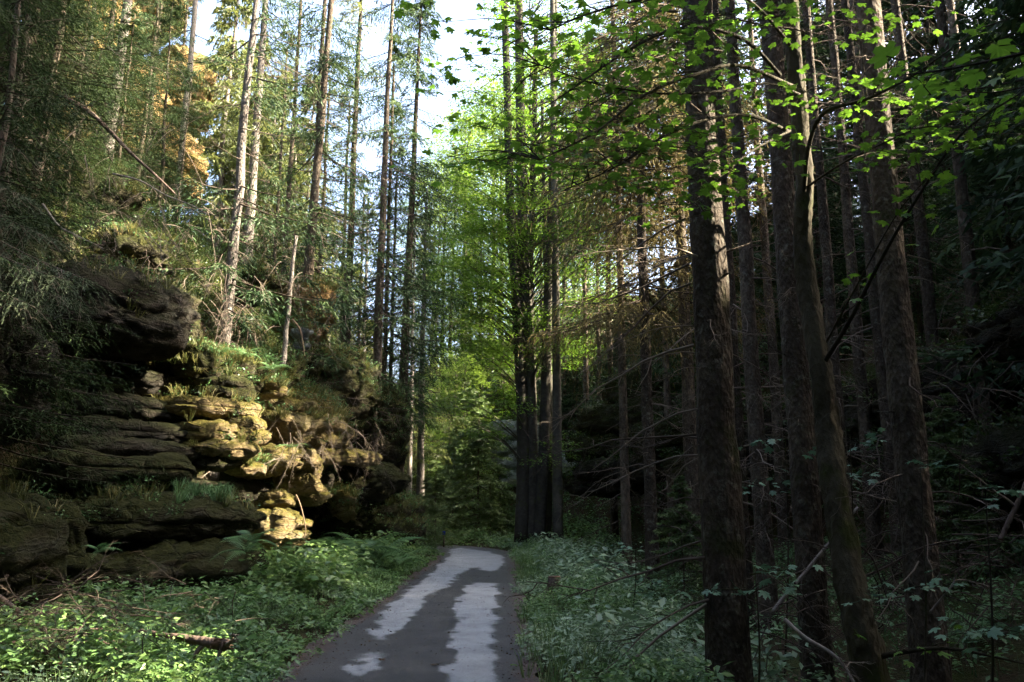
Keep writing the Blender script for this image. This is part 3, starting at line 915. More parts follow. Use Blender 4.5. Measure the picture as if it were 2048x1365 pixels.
def broad_crown(seed, H0, z0, R, nclus, per, mat, leaf=0.075, spread=0.75, tint=0.5, flat=0.3, asym=(0, 0), fill=0.55):
    r = np.random.default_rng(seed)
    u = r.uniform(0, 1, nclus)
    z = z0 + (H0 - z0) * u
    rr = R * np.sqrt(np.clip(1 - (2 * u - 0.85) ** 2 / 1.5, 0.05, 1)) * (fill + (1 - fill) * r.uniform(0, 1, nclus) ** 0.5)
    az = r.uniform(0, 2 * math.pi, nclus)
    c = np.stack([rr * np.cos(az) + asym[0] * u, rr * np.sin(az) + asym[1] * u, z], -1)
    keep = vnoise(c * 0.55 + seed, seed) > -0.35
    c = c[keep]
    n = len(c)
    out = unit(np.c_[c[:, :2] - np.array(asym) * u[keep][:, None], np.zeros(n)])
    a = r.uniform(0, 2 * math.pi, (n, per)); q = spread * np.sqrt(r.uniform(0, 1, (n, per)))
    pos = c[:, None, :] + np.stack([q * np.cos(a), q * np.sin(a), r.normal(0, 0.07, (n, per)) - 0.25 * q * q], -1)
    dv = np.stack([np.cos(a), np.sin(a), r.normal(-0.35, 0.3, (n, per))], -1) + out[:, None, :] * 0.8
    tn = np.clip(r.normal(tint, 0.13, (n, 1)) + r.normal(0, 0.13, (n, per)), 0, 1)
    s = Soup()
    m = n * per
    L = leaf * r.uniform(0.7, 1.35, m)
    s.add(*leaf_quads(pos.reshape(-1, 3), dv.reshape(-1, 3), L, L * r.uniform(.5, .68, m), r, tn.ravel(), flat))
    w = Soup()
    for k in range(0, n, max(1, n // 70)):
        b = np.array([c[k, 0] * .06, c[k, 1] * .06, max(z0 * 0.6, c[k, 2] - 0.55 * np.hypot(c[k, 0], c[k, 1]))])
        mid = (b + c[k]) / 2 + np.array([0, 0, 0.25])
        w.add(*tube(spline(np.stack([b, mid, c[k]]), 6), np.linspace(0.035, 0.006, 6), 4, cap=False), .3)
    return s.mesh('foliage', [mat]), w.mesh('limbs', [M['bark_beech']])

# shared crowns (all for a 20 m tree)
CROWN = {
    'high': crown(11, 21, 11, 2.6, 120, M['spruce'], tint=.45),
    'sparse': crown(12, 21, 5.0, 2.5, 80, M['spruce'], ns=14, nd=6, tl=.13, tw=.03, hang=1.0, tint=.55, patch=.4),
    'sparse2': crown(13, 21, 4.0, 2.3, 85, M['spruce'], ns=14, nd=6, tl=.13, tw=.03, hang=1.0, tint=.6, patch=.45),
    'warm': crown(14, 21, 4.5, 2.3, 80, M['spruce_sun_tint'], ns=14, nd=6, tl=.13, tw=.03, hang=1.0, tint=.5, patch=.4),
    'full': crown(15, 20, 1.6, 2.9, 170, M['spruce'], ns=14, nd=4, tl=.22, tw=.075, tint=.4),
    'full2': crown(16, 20, 1.2, 2.8, 170, M['spruce'], ns=14, nd=4, tl=.22, tw=.075, tint=.5),
    'fine': crown(25, 20, 1.4, 3.0, 160, M['spruce_shaded'], ns=18, nd=9, tl=.09, tw=.02, tint=.45, hang=1.1),
    'fine2': crown(26, 20, 1.0, 3.0, 160, M['spruce_shaded'], ns=18, nd=9, tl=.09, tw=.02, tint=.5, hang=1.1),
    'wisp': crown(27, 21, 6.0, 2.2, 60, M['spruce_sun_tint'], ns=13, nd=5, tl=.13, tw=.03, hang=1.0, tint=.55, patch=.4),
    'wisp2': crown(28, 21, 4.0, 2.3, 56, M['spruce'], ns=13, nd=5, tl=.13, tw=.03, hang=1.0, tint=.55, patch=.4),
    'glow': crown(29, 20, 2.5, 2.9, 170, M['spruce_sun_tint'], ns=13, nd=5, tl=.24, tw=.065, hang=1.0, tint=.55, patch=.25),
    'young': crown(17, 20, 1.0, 6.0, 120, M['spruce_young'], ns=13, nd=4, tl=.55, tw=.17, tint=.55, hang=.35),
    'young2': crown(18, 20, .6, 7.0, 110, M['spruce_young'], ns=13, nd=4, tl=.6, tw=.18, tint=.45, hang=.3),
    'brown': crown(19, 15, 6.3, 2.7, 80, M['spruce_brown'], ns=16, nd=7, tl=.15, tw=.02, tint=.5, hang=1.6, power=.2, low=.8, patch=.3),
}
BROAD = {
    'light': broad_crown(31, 20, 3.0, 4.2, 520, 46, M['beech_light'], leaf=.13),
    'mid': broad_crown(32, 20, 2.0, 4.0, 520, 46, M['beech'], leaf=.13),
}
SKIRT = {k: dead_skirt(40 + k, 1.5, 13, 1.6 + .3 * (k % 2), 42) for k in range(4)}
CROWN_INFO = {'high': (11, 2.6), 'sparse': (5, 2.5), 'sparse2': (4, 2.2), 'warm': (4.5, 2.3), 'full': (1.5, 2.9), 'full2': (1.2, 2.8)}
TRUNKS = {}
def shared_trunk(kind, k):
    if (kind, k) not in TRUNKS:
        TRUNKS[(kind, k)] = trunk_mesh(20, .17, .03, M[kind], 10, 18, seed=k + 7, bend=.25)
    return TRUNKS[(kind, k)]

count = [0]
def conifer(label, group, x, y, Ht, diam=None, foliage='sparse', bark='bark', skirt=None, name='spruce_tree', zrot=None, lean=(0, 0), sxy=None, near=False, z=None, knots=0, sink=0.0):
    count[0] += 1
    k = count[0]
    r = random.Random(k * 13 + 5)
    z = (H(x, y) if z is None else z) - sink
    zr = r.uniform(0, 6.28) if zrot is None else zrot
    root = thing(name, label, 'tree', (x, y, z), (lean[1], lean[0], 0), group)
    if diam is None:
        s = Ht / 20.0
        link('trunk', shared_trunk(bark, k % 3), root, rot=(0, 0, zr), scale=(s, s, s))
    else:
        link('trunk', trunk_mesh(Ht, diam / 2, .04, M[bark], 30 if near else 12, 90 if near else 22, seed=k, bend=.06, lump=.035 if near else .05, knots=knots, flare=.35), root)
    s = Ht / 20.0
    sx = s if sxy is None else sxy
    for f in ([foliage] if isinstance(foliage, str) else foliage or []):
        a, b = CROWN[f]
        o = link('foliage', a, root, rot=(0, 0, zr), scale=(sx, sx, s)); o['kind'] = 'stuff'
        o = link('limbs', b, root, rot=(0, 0, zr), scale=(sx, sx, s)); o['kind'] = 'stuff'
    if skirt is not None:
        o = link('dead_branches', SKIRT[skirt % 4], root, rot=(0, 0, zr + 1), scale=(1, 1, 1)); o['kind'] = 'stuff'
    return root

def conifer_px(label, group, px, Y, Ht, diam_px=None, py=None, **kw):
    """tree whose foot stands at distance Y under photograph column px"""
    zz = 0.0
    for _ in range(4):
        x = x_at(px, Y, zz)
        zz = H(x, Y)
    d = None if diam_px is None else diam_px * Y / F
    return conifer(label, group, x, Y, Ht, d, **kw)

ORD = ['first', 'second', 'third', 'fourth', 'fifth', 'sixth', 'seventh', 'eighth', 'ninth', 'tenth', 'eleventh', 'twelfth', 'thirteenth', 'fourteenth', 'fifteenth', 'sixteenth', 'seventeenth', 'eighteenth']
def rank(items, k, key=0):
    return ORD[sorted(range(len(items)), key=lambda i: items[i][key]).index(k)]
# ------------------------------------------------------------------ trees on the left hill
LH = 'spruces on the left hill'
conifer_px('tall grey spruce leaning slightly right on the slope above the cliff', LH, 402, 17, 19, 30, foliage=['sparse'], bark='bark_grey', skirt=0, lean=(.02, 0), knots=14)
conifer_px('pale sunlit spruce on the left skyline behind the tall grey spruce', LH, 488, 24, 20, 22, foliage=['warm'], bark='bark_grey', skirt=1)
conifer_px('dark thick spruce of the close pair on the left ridge', LH, 570, 20, 20, 30, foliage=['sparse2'], bark='bark', skirt=2, lean=(.025, 0), knots=10)
conifer_px('slimmer spruce just behind the thick one of the left ridge pair', LH, 592, 21.5, 20, 22, foliage=['sparse'], bark='bark', skirt=3)
conifer_px('thin spruce pole standing right of the ridge pair', LH, 662, 30, 18, 13, foliage=['sparse2'], skirt=0)
conifer_px('mid-sized brown spruce between the ridge pair and the straight dark one', LH, 685, 27, 20, 20, foliage=['warm'], skirt=1)
conifer_px('straight dark spruce trunk against the white sky', LH, 735, 24.3, 21, 24, foliage=['sparse', 'wisp2'], bark='bark', skirt=2, lean=(.012, 0))
conifer_px('thin dark pole just right of the straight dark spruce', LH, 757, 25.2, 17, 12, foliage=['sparse2'], skirt=3)
conifer_px('green-needled fir at the end of the cliff, left of the open sky', LH, 790, 26.0, 20, 25, foliage=['sparse', 'sparse2', 'wisp2'], lean=(.02, 0))
conifer_px('sunlit leafy-wrapped spruce beyond the cliff end by the road bend', LH, 838, 31.5, 15, 18, foliage=['warm'], bark='bark_grey')
conifer_px('grey weathered trunk at far upper left in front of the orange crag', LH, 205, 20, 15, 26, foliage=['sparse2'], bark='bark_grey', skirt=1, lean=(.02, 0))
conifer_px('dead slender sapling stem on the ledge above the sunlit rock noses', LH, 541, 17.2, 3.0, 10, foliage=None, bark='bark_grey', skirt=None, z=float(P(541, 702, 17.2)[2]), lean=(.05, 0))
# ranks behind the ridge
bgL = [(445, 31), (520, 30), (547, 34), (622, 29), (640, 36), (700, 33), (712, 40), (772, 31), (350, 24), (270, 26), (150, 23), (300, 30), (475, 38), (590, 42), (815, 38), (560, 26), (660, 44), (735, 46)]
for k, (px, Y) in enumerate(bgL):
    conifer_px('slender spruce of the rank behind the left ridge, %s from the left' % rank(bgL, k), 'far spruces behind the left ridge', px, Y, random.uniform(15, 20), random.uniform(10, 15), foliage=[['wisp', 'wisp2'][k % 2]], bark=['bark_grey', 'bark'][k % 2], skirt=k if k % 3 == 0 else None)
glow = [(425, 33), (455, 35), (490, 32), (515, 38), (545, 37), (575, 35), (610, 40), (400, 31), (645, 38), (690, 44), (730, 41), (380, 35), (470, 45), (560, 47)]
for k, (px, Y) in enumerate(glow):
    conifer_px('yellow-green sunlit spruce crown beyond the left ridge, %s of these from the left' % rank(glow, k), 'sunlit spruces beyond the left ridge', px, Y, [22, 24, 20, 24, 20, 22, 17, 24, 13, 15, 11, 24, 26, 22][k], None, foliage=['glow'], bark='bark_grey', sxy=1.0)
# dark spruces at the left edge
for k, (px, Y, Ht, f) in enumerate([(60, 14.2, 12, 'fine'), (0, 13.2, 12, 'fine2'), (-110, 11.5, 12, 'fine'), (300, 19, 8, 'fine2'), (215, 16.5, 6, 'fine'), (-150, 10, 11, 'fine2'), (345, 20.5, 6, 'fine'), (190, 21, 12, 'fine2'), (270, 23, 10, 'fine'), (20, 15.6, 14, 'fine'), (120, 15.0, 7, 'fine2')]):
    conifer_px(['dark bushy spruce crowding the upper left corner', 'dark bushy spruce at the left edge above the overhang', 'dark spruce leaning in from the left edge', 'green drooping spruce in front of the orange crag', 'short dark spruce beside the fallen bleached log', 'dark spruce beyond the left edge', 'small green spruce left of the tall grey spruce', 'dark spruce with its top before the left part of the orange crag', 'dark spruce with its top before the right part of the orange crag', 'tall dark spruce behind the upper left corner', 'low drooping spruce at the upper end of the bleached log'][k], 'dark spruces at the left edge', px, Y, Ht, None, foliage=[f], sxy=max(.5, Ht / 15))
for k, (x, y) in enumerate([(-10.5, 4), (-12, 7), (-11.5, 10.5), (-13.5, 13), (-12.5, 16), (-15, 9), (-15.5, 17), (-14, 20), (-9.5, 1)]):  # extra spruces added beyond the frame to darken the upper left
    conifer('dark spruce added past the left edge to darken the upper left', 'added spruces darkening the upper left', x, y, 13 + 3 * (k % 3), None, foliage=['fine' if k % 2 else 'fine2'], sxy=1.05)

# ------------------------------------------------------------------ trees on the right
RH = 'tall spruces on the right'
big = conifer_px('largest spruce trunk beside the road with sunlit bark patches', RH, 1466, 7.7, 24, 86, foliage=['high'], near=True, knots=46, sxy=.7)
conifer_px('brown-twigged spruce close behind the largest trunk', RH, 1392, 19.0, 21, 32, foliage=['brown', 'high'], near=True, skirt=0, knots=10)
second = conifer_px('thick dark spruce trunk behind the crooked maple', RH, 1640, 9.2, 23, 58, foliage=['high'], near=True, knots=26, )
third = conifer_px('broad dark spruce trunk at the right with pale dead twigs', RH, 1868, 8.0, 23, 68, foliage=['high'], near=True, knots=30, lean=(.008, 0))
mids = [(1255, 20.5, 20), (1306, 18.2, 28), (1345, 26, 16), (1498, 13.5, 30), (1540, 13.0, 38), (1572, 19, 24), (1705, 14.5, 26), (1752, 16, 28), (1800, 14, 26), (1612, 21, 18), (1660, 24, 20), (1230, 33, 16), (1395, 24, 16),
        (1905, 16, 30), (2010, 13.5, 30), (1860, 19.5, 20), (1960, 20, 22), (1985, 26, 20), (1770, 24, 16), (1480, 21, 20), (1440, 28, 15), (1175, 38, 14), (1690, 31, 14)]
mid_labels = ['slim dark trunk left of the paler pair, right of the beech clump', 'straight mid-brown trunk nearest the gully on the right verge', 'thin trunk between the gully trunk and the largest spruce',
              'slim trunk just right of the largest spruce', 'medium trunk halfway between the largest spruce and the crooked maple', 'thin far trunk left of the crooked maple',
              'slim trunk close behind the crooked maple on its right', 'pale trunk midway between the crooked maple and the broad right trunk', 'trunk just left of the broad right trunk', 'far thin trunk seen just left of the maple stem',
              'thin trunk deep in the stand right of the maple stem', 'far pole right of the beech clump in front of the mossy outcrop', 'far thin trunk just left of the largest spruce', 'dark trunk just right of the broad right trunk',
              'trunk nearest the right edge of the picture', 'thin trunk on the slope behind the broad right trunk', 'slim trunk high on the slope near the right edge', 'farthest thin trunk on the slope near the right edge',
              'far thin trunk behind the pale midway trunk', 'slim trunk deep behind the largest spruce on its right', 'thin far trunk hidden mostly by the largest spruce', 'far thin pole at the right rim of the beech leaves', 'farthest pole between the maple and the broad right trunk']
for k, (px, Y, w) in enumerate(mids):
    conifer_px(mid_labels[k], RH if k < 6 else 'slim trunks in the dark right stand', px, Y, random.uniform(18, 22), w, foliage=['brown'] if k < 2 else ['high'] if not 12.5 < Y < 25 else None, skirt=k, bark='bark', knots=8)

# forest on the right slope: its crowns shade the gorge; heights follow the notch that lets the sun through
def lit_floor(y):
    """height at the left rocks (x = -4.7) above which the sun clears the right-hand tree tops"""
    return np.interp(y, [-20, 7.15, 7.35, 8.15, 8.35, 14.5, 14.9, 21.0, 22.0, 29.8, 30.4, 32.5, 33.2, 42, 60], [21, 21, -1.2, -1.2, 21, 21, 0.5, 1.6, 12.0, 12.0, 1.5, 1.5, 2.8, 3.6, 8.0])
slope = SUN[2] / SUN[0]
rs = random.Random(3)
pts = []
for _ in range(9000):
    x, y = rs.uniform(2, 44), rs.uniform(-12, 56)
    dr = float(sd_right(np.array([x]), np.array([y]))[0])
    if dr < 1.0 or dr > 30: continue
    if y > 46 and x < 5: continue
    if any((x - a) ** 2 + (y - b) ** 2 < 2.45 ** 2 for a, b in pts): continue
    pts.append((x, y))
for k, (x, y) in enumerate(pts):
    z = H(x, y)
    yl = y - (x + 4.7) * SUN[1] / SUN[0]
    top = float(lit_floor(yl)) + slope * (x + 4.7)
    for off in (-1.9, -1.3, -.7, .7, 1.3, 1.9):      # keep the crown's sides out of the notch too
        top = min(top, float(lit_floor(yl + off)) + slope * (x + 4.7) + max(0, 1.1 * (abs(off) - .5)))
    Ht = min(23 + 4 * rs.random(), top - z)
    if Ht < 2.5: continue
    conifer('dark spruce in the dense stand climbing the right slope', 'dense spruces on the right slope', x, y, Ht, None, foliage=['full' if k % 2 else 'full2'], sxy=max(.55, min(1.0, Ht / 16)))

for (x, y) in [(9.4, 11.8), (11.5, 12.1), (13.5, 11.7), (15.5, 12.0), (18, 11.6)]:  # out-of-view spruces added to plug a sun leak
    conifer('unseen tall spruce added past the right edge to stop stray sun', 'added sun blockers past the right edge', x, y, 23, None, foliage=['full'], sxy=1.1)
for (x, y) in [(9.8, 9.5), (12.2, 9.45), (14.8, 9.5), (17.2, 9.4), (20, 9.5)]:  # narrow out-of-view spruces added to trim the sun slot
    conifer('unseen slender spruce added past the right edge to narrow the sun gap', 'added slender sun blockers past the right edge', x, y, 22, None, foliage=['full2'], sxy=.55)
for k in range(70):  # unseen spruces added behind the camera to block low sky light
    sd_ = -1 if k % 2 else 1
    y = -26 + 30 * (k / 70.0)
    x = (-3.0 - rs.random() * 7) if sd_ < 0 else (1.4 + rs.random() * 8)
    if y > -3 and abs(x) < 5: continue
    conifer('unseen dark spruce added behind the viewpoint to block sky light', 'added sky light blockers behind the viewpoint', x, y, 17 + rs.random() * 5, None, foliage=['full' if k % 3 else 'full2'], sxy=1.25)

# ------------------------------------------------------------------ beyond the bend
def broadleaf(label, group, x, y, Ht, kind='mid', sxy=1.0, bark='bark_beech'):
    z = H(x, y)
    root = thing('beech_tree', label, 'tree', (x, y, z), (0, 0, random.uniform(0, 6)), group)
    s = Ht / 20
    link('trunk', shared_trunk(bark, 1), root, scale=(s * 1.2, s * 1.2, s))
    a, b = BROAD[kind]
    o = link('foliage', a, root, scale=(sxy * s, sxy * s, s)); o['kind'] = 'stuff'
    o = link('limbs', b, root, scale=(sxy * s, sxy * s, s)); o['kind'] = 'stuff'
    return root

EB = 'trees beyond the road bend'
endB = [(880, 50, 17, 'light'), (925, 56, 22, 'light'), (960, 50, 16, 'mid'), (1000, 54, 22, 'mid'), (905, 44.5, 10, 'light'), (1060, 50, 20, 'light'), (1110, 46, 18, 'mid'), (985, 64, 26, 'light'), (1050, 66, 26, 'mid'), (1150, 52, 20, 'mid'), (1130, 60, 26, 'light'), (865, 62, 17, 'light'), (895, 41.5, 7, 'mid'), (925, 43, 9, 'light')]
for k, (px, Y, Ht, kind) in enumerate(endB):
    zz = 0
    for _ in range(3):
        x = x_at(px, Y, zz); zz = H(x, Y)
    broadleaf('leafy tree on the slope closing the gorge, %s leafy one from the left' % rank(endB, k), EB, x, Y, Ht, kind)
endS = [(900, 50, 18), (940, 52, 15), (1040, 50, 16), (870, 55, 16), (1085, 47, 18), (1130, 42, 17), (930, 62, 22), (1175, 46, 20), (1200, 40, 17), (845, 50, 14)]
for k, (px, Y, Ht) in enumerate(endS):
    conifer_px('spruce on the slope closing the gorge, %s spruce from the left' % rank(endS, k), 'spruces beyond the road bend', px, Y, Ht, None, foliage=[['warm', 'full2', 'warm', 'sparse'][k % 4]])
young = [(955, 36.5, 6.5, 'spruce sapling with a dark bare stem in the middle of the road bend'), (905, 38, 4.5, 'short spruce left of the bare-stemmed sapling at the bend'), (1000, 37.5, 3.6, 'young spruce in front of the pale rock face'),
         (930, 40, 7.5, 'taller young spruce behind the saplings at the bend'), (870, 33, 3.6, 'small spruce hugging the cliff end beside the road'), (980, 35.2, 3.2, 'low spruce at the outer edge of the bend'), (850, 30.5, 2.6, 'low bushy spruce at the foot of the cliff end'),
         (1078, 38, 3.4, 'young spruce behind the foot of the beech clump'), (1370, 15.5, 2.6, 'small spruce in the gully left of the largest trunk'), (1920, 12.2, 3.0, 'small pale green spruce in front of the dark hollow at right')]
for k, (px, Y, Ht, lb) in enumerate(young):
    conifer_px(lb, 'young spruces', px, Y, Ht, None, foliage=['young' if k % 2 else 'young2'], name='young_spruce')

# multi-stemmed beech clump right of the bend
cx, cy = x_at(1065, 30.5, 0.2), 30.5
cz = H(cx, cy)
clump = thing('beech_clump', 'clump of dark beech stems with layered bright green leaves right of the bend', 'tree', (cx, cy, cz))
off = np.array([cx, cy, cz])
for k, (path, w) in enumerate([([(1042, 1085, 30.3), (1046, 950, 30.3), (1044, 800, 30.2), (1036, 650, 30.2), (1022, 440, 30), (1015, 200, 30), (1005, -120, 30)], 26),
                               ([(1066, 1088, 30.5), (1062, 900, 30.5), (1056, 700, 30.5), (1045, 450, 30.6), (1040, 150, 30.6), (1035, -150, 30.6)], 30),
                               ([(1078, 1085, 30.2), (1088, 900, 30.2), (1093, 700, 30.2), (1098, 520, 30.2), (1106, 300, 30.2), (1110, -100, 30.2)], 22),
                               ([(1056, 1080, 31), (1064, 760, 31), (1060, 560, 31), (1066, 380, 31), (1072, 60, 31)], 18),
                               ([(1116, 1078, 29.6), (1114, 850, 29.6), (1112, 600, 29.6), (1108, 300, 29.6), (1104, -80, 29.6)], 19),
                               ([(1096, 1080, 32), (1100, 800, 32), (1090, 500, 32), (1084, 200, 32)], 13)]):
    pp = np.array([P(a, b, c) for a, b, c in path]) - off
    link('stem', trunk_mesh(0, w * 30 / F / 2 * 1.1, w * 30 / F / 2 * .55, M['bark_beech'], 12, 40, seed=300 + k, path=pp, lump=.05), clump)
r = np.random.default_rng(55)
def leaf_cloud(boxes, per_m3, mat, leaf, r, tint=.5, layer=.55, flat=.25):
    """layered leaf sprays filling pixel boxes (px0, px1, py0, py1, d0, d1, clusters)"""
    s = Soup(); cs = []
    for (a, b, c, d, d0, d1, n) in boxes:
        for _ in range(n):
            th = r.uniform(0, 6.28); q = math.sqrt(r.uniform(0, 1))
            px = (a + b) / 2 + (b - a) / 2 * q * math.cos(th); py = (c + d) / 2 + (d - c) / 2 * q * math.sin(th)
            cs.append(P(px, py, r.uniform(d0, d1)))
    c = np.array(cs); n = len(c); per = per_m3
    a = r.uniform(0, 2 * math.pi, (n, per)); q = layer * np.sqrt(r.uniform(0, 1, (n, per)))
    pos = c[:, None, :] + np.stack([q * np.cos(a) * 1.3, q * np.sin(a), r.normal(0, 0.05, (n, per)) - 0.3 * q * q], -1)
    dv = np.stack([np.cos(a), np.sin(a), r.normal(-0.3, 0.25, (n, per))], -1)
    tn = np.clip(r.normal(tint, 0.15, (n, 1)) + r.normal(0, 0.12, (n, per)), 0, 1)
    L = leaf * r.uniform(0.7, 1.3, n * per)
    s.add(*leaf_quads(pos.reshape(-1, 3), dv.reshape(-1, 3), L, L * .6, r, tn.ravel(), flat))
    return s, c
boxes = [(890, 1060, 300, 480, 28, 32, 90), (870, 1040, 430, 620, 27, 32, 95), (960, 1180, 380, 560, 28, 33, 80), (890, 1060, 560, 740, 28, 32, 65), (1000, 1160, 600, 740, 28, 32, 30),
         (880, 1040, 770, 870, 28, 31, 26), (1060, 1180, 640, 720, 28, 31, 18), (930, 1090, 100, 330, 28, 33, 60), (1060, 1230, 60, 380, 29, 35, 70), (900, 1020, 680, 780, 29, 32, 16), (1070, 1150, 850, 960, 29, 31, 10), (980, 1130, -120, 120, 29, 34, 60), (1120, 1260, -100, 120, 29, 34, 40), (1130, 1330, 60, 300, 27, 34, 90), (1150, 1350, 260, 480, 26, 33, 70), (1120, 1250, 480, 640, 28, 33, 30)]
s, cs = leaf_cloud(boxes, 90, M['beech'], .105, r, .58, .62)
s.V = [v - off for v in s.V]
o = link('foliage', s.mesh('foliage', [M['beech']]), clump); o['kind'] = 'stuff'
w = Soup()
axis = np.array([P(1060, y, 30.4) for y in range(1080, -300, -20)])
for c in cs[::3]:
    j = np.argmin(np.abs(axis[:, 2] - (c[2] - 0.5 * np.hypot(*(c - axis[0])[:2]) - .3)))
    b = axis[j]
    m = (b + c) / 2 + [0, 0, .35]
    w.add(*tube(spline(np.stack([b, m, c]), 6) - off, np.linspace(.035, .007, 6), 4, cap=False), .3)
o = link('limbs', w.mesh('limbs', [M['bark_beech']]), clump); o['kind'] = 'stuff'

# ------------------------------------------------------------------ crooked maple with large leaves
maple_path = [(1775, 1420, 7.3), (1738, 1330, 7.35), (1712, 1220, 7.4), (1688, 1100, 7.5), (1668, 960, 7.6), (1655, 850, 7.7), (1640, 740, 7.7), (1622, 610, 7.8), (1606, 480, 7.8), (1608, 370, 7.7), (1598, 230, 7.7), (1585, 60, 7.6), (1575, -180, 7.5)]
mp = np.array([P(*a) for a in maple_path])
m0 = mp[0].copy(); m0[2] = H(m0[0], m0[1]) - .15
maple = thing('maple_tree', 'crooked mossy maple with big green leaves reaching over the road', 'tree', tuple(m0))
pp = np.concatenate([[m0 - m0], mp[1:] - m0])
me = trunk_mesh(0, .155, .07, M['bark_moss'], 26, 110, seed=400, path=pp, lump=.11)
link('trunk', me, maple)

def maple_leaf_mesh(name, seed):
    r = np.random.default_rng(seed)
    # palmate outline: (angle from tip axis, radius), one side then mirrored
    half = [(0, 1.0), (9, .80), (14, .83), (22, .56), (30, .60), (36, .84), (46, .90), (53, .72), (60, .72), (70, .47), (80, .50), (92, .66), (108, .58), (128, .46), (158, .36), (176, .13)]
    out = [(a, q) for a, q in half] + [(-a, q) for a, q in reversed(half[1:])]
    V = [(0, 0, 0)]
    for a, q in out:
        q = q * r.uniform(.94, 1.06)
        th = math.radians(a)
        x, y = q * math.sin(th), q * math.cos(th)
        lob = math.cos(math.radians(a * 4.1)) * .05
        V.append((x, y, -r.uniform(.15, .34) * q * q + lob * q))
    n = len(out)
    Fc = [(0, 1 + (k + 1) % n, 1 + k) for k in range(n)]
    V = np.array(V) * .5
    s = Soup(); s.add(V, Fc, r.uniform(.3, .7))
    # petiole
    s.add(*tube(np.array([(0, 0, 0), (0, -.3, .05), (0, -.55, .16)]), [.012, .01, .008], 3, cap=False), .2)
    return s.mesh(name, [M['maple']])
LEAVES = [maple_leaf_mesh('leaf', 500 + k) for k in range(5)]
SHADE_LEAVES = []
for m_ in LEAVES:
    c_ = m_.copy(); c_.materials[0] = M['maple_shade']; SHADE_LEAVES.append(c_)
leafset = [LEAVES]
nleaf = [0]
BR_PTS = []
rl = random.Random(77)
def put_leaf(parent, p, size):
    nleaf[0] += 1
    link('leaf', leafset[0][rl.randrange(5)], parent, loc=tuple(p), rot=(rl.gauss(-.15, .28), rl.gauss(0, .28), rl.uniform(0, 6.28)), scale=(size,) * 3)

def maple_branch(parent, origin, pts, r0, leaves, size, spread=.35, mat='bark_moss'):
    pw = np.array([P(*a) for a in pts]) - origin
    n = max(14, len(pts) * 7)
    sp = spline(pw, n)
    rr = np.random.default_rng(nleaf[0] + 17)
    s = Soup(); s.add(*tube(sp, np.linspace(r0, r0 * .22, n), 6))
    if parent.name.startswith('maple_tree'): BR_PTS.append(sp)
    spots = []
    for k in range(leaves):
        # leaves sit in pairs on short side twigs
        i = int(n * (.22 + .78 * rr.uniform() ** .75)) - 1
        b = sp[i]
        d = unit(np.array([rr.normal(), rr.normal() * .8, rr.normal() * .25]))
        e = b + d * spread * rr.uniform(.3, 1.0)
        spots.append(e)
        if k % 2 == 0:
            s.add(*tube(np.stack([b, (b + e) / 2 + [0, 0, .02], e]), [r0 * .25, r0 * .16, .003], 3, cap=False))
    o = link('branch', s.mesh('branch', [M[mat]], True), parent)
    for e in spots:
        put_leaf(o, e, size * rl.uniform(.7, 1.2))

mb = maple_branch
mb(maple, m0, [(1560, 150, 7.5), (1500, 88, 7.0), (1420, 57, 6.4), (1340, 62, 5.9), (1250, 105, 5.6), (1170, 160, 5.3), (1090, 215, 5.1)], .022, 34, .14)
mb(maple, m0, [(1575, 262, 7.6), (1500, 232, 7.0), (1420, 238, 6.5), (1330, 272, 6.0), (1230, 335, 5.6), (1130, 380, 5.4)], .02, 26, .14)
mb(maple, m0, [(1590, 175, 7.6), (1480, 132, 6.8), (1390, 150, 6.2), (1290, 190, 5.8), (1190, 265, 5.4), (1080, 320, 5.2)], .022, 36, .14)
mb(maple, m0, [(1600, 190, 7.6), (1540, 168, 7.1), (1450, 182, 6.5), (1330, 188, 6.0), (1200, 170, 5.6), (1080, 130, 5.3)], .016, 30, .14)
mb(maple, m0, [(1580, 262, 7.6), (1500, 305, 7.0), (1430, 365, 6.6), (1380, 410, 6.4)], .014, 8, .15)
mb(maple, m0, [(1588, 100, 7.6), (1520, 20, 7.0), (1440, -30, 6.4), (1330, -10, 5.8), (1200, 20, 5.4), (1100, 60, 5.2)], .02, 30, .14)
mb(maple, m0, [(1640, 740, 7.7), (1700, 640, 7.3), (1770, 505, 6.9), (1850, 372, 6.4), (1930, 262, 6.0), (2060, 175, 5.5)], .024, 30, .15, .4)
mb(maple, m0, [(1606, 400, 7.7), (1618, 290, 7.4), (1650, 225, 7.1), (1730, 200, 6.7), (1820, 155, 6.2), (1900, 100, 5.8)], .028, 30, .16, .45)
mb(maple, m0, [(1606, 380, 7.7), (1680, 330, 7.2), (1760, 290, 6.6), (1850, 255, 6.2), (1960, 260, 5.8)], .014, 20, .16)
mb(maple, m0, [(1650, 690, 7.7), (1720, 560, 7.0), (1800, 420, 6.3), (1900, 310, 5.6)], .012, 16, .15)
mb(maple, m0, [(1745, 1318, 7.35), (1800, 1306, 7.1), (1900, 1298, 6.8), (2060, 1330, 6.5)], .03, 10, .15, .4)
rx = np.random.default_rng(79)
xs = Soup(); tw_ = Soup(); bp_ = np.concatenate(BR_PTS)
lv = [np.array([v.co[:] for v in m_.vertices]) for m_ in LEAVES]
lf = [np.array([p_.vertices[:] for p_ in m_.polygons]) for m_ in LEAVES]
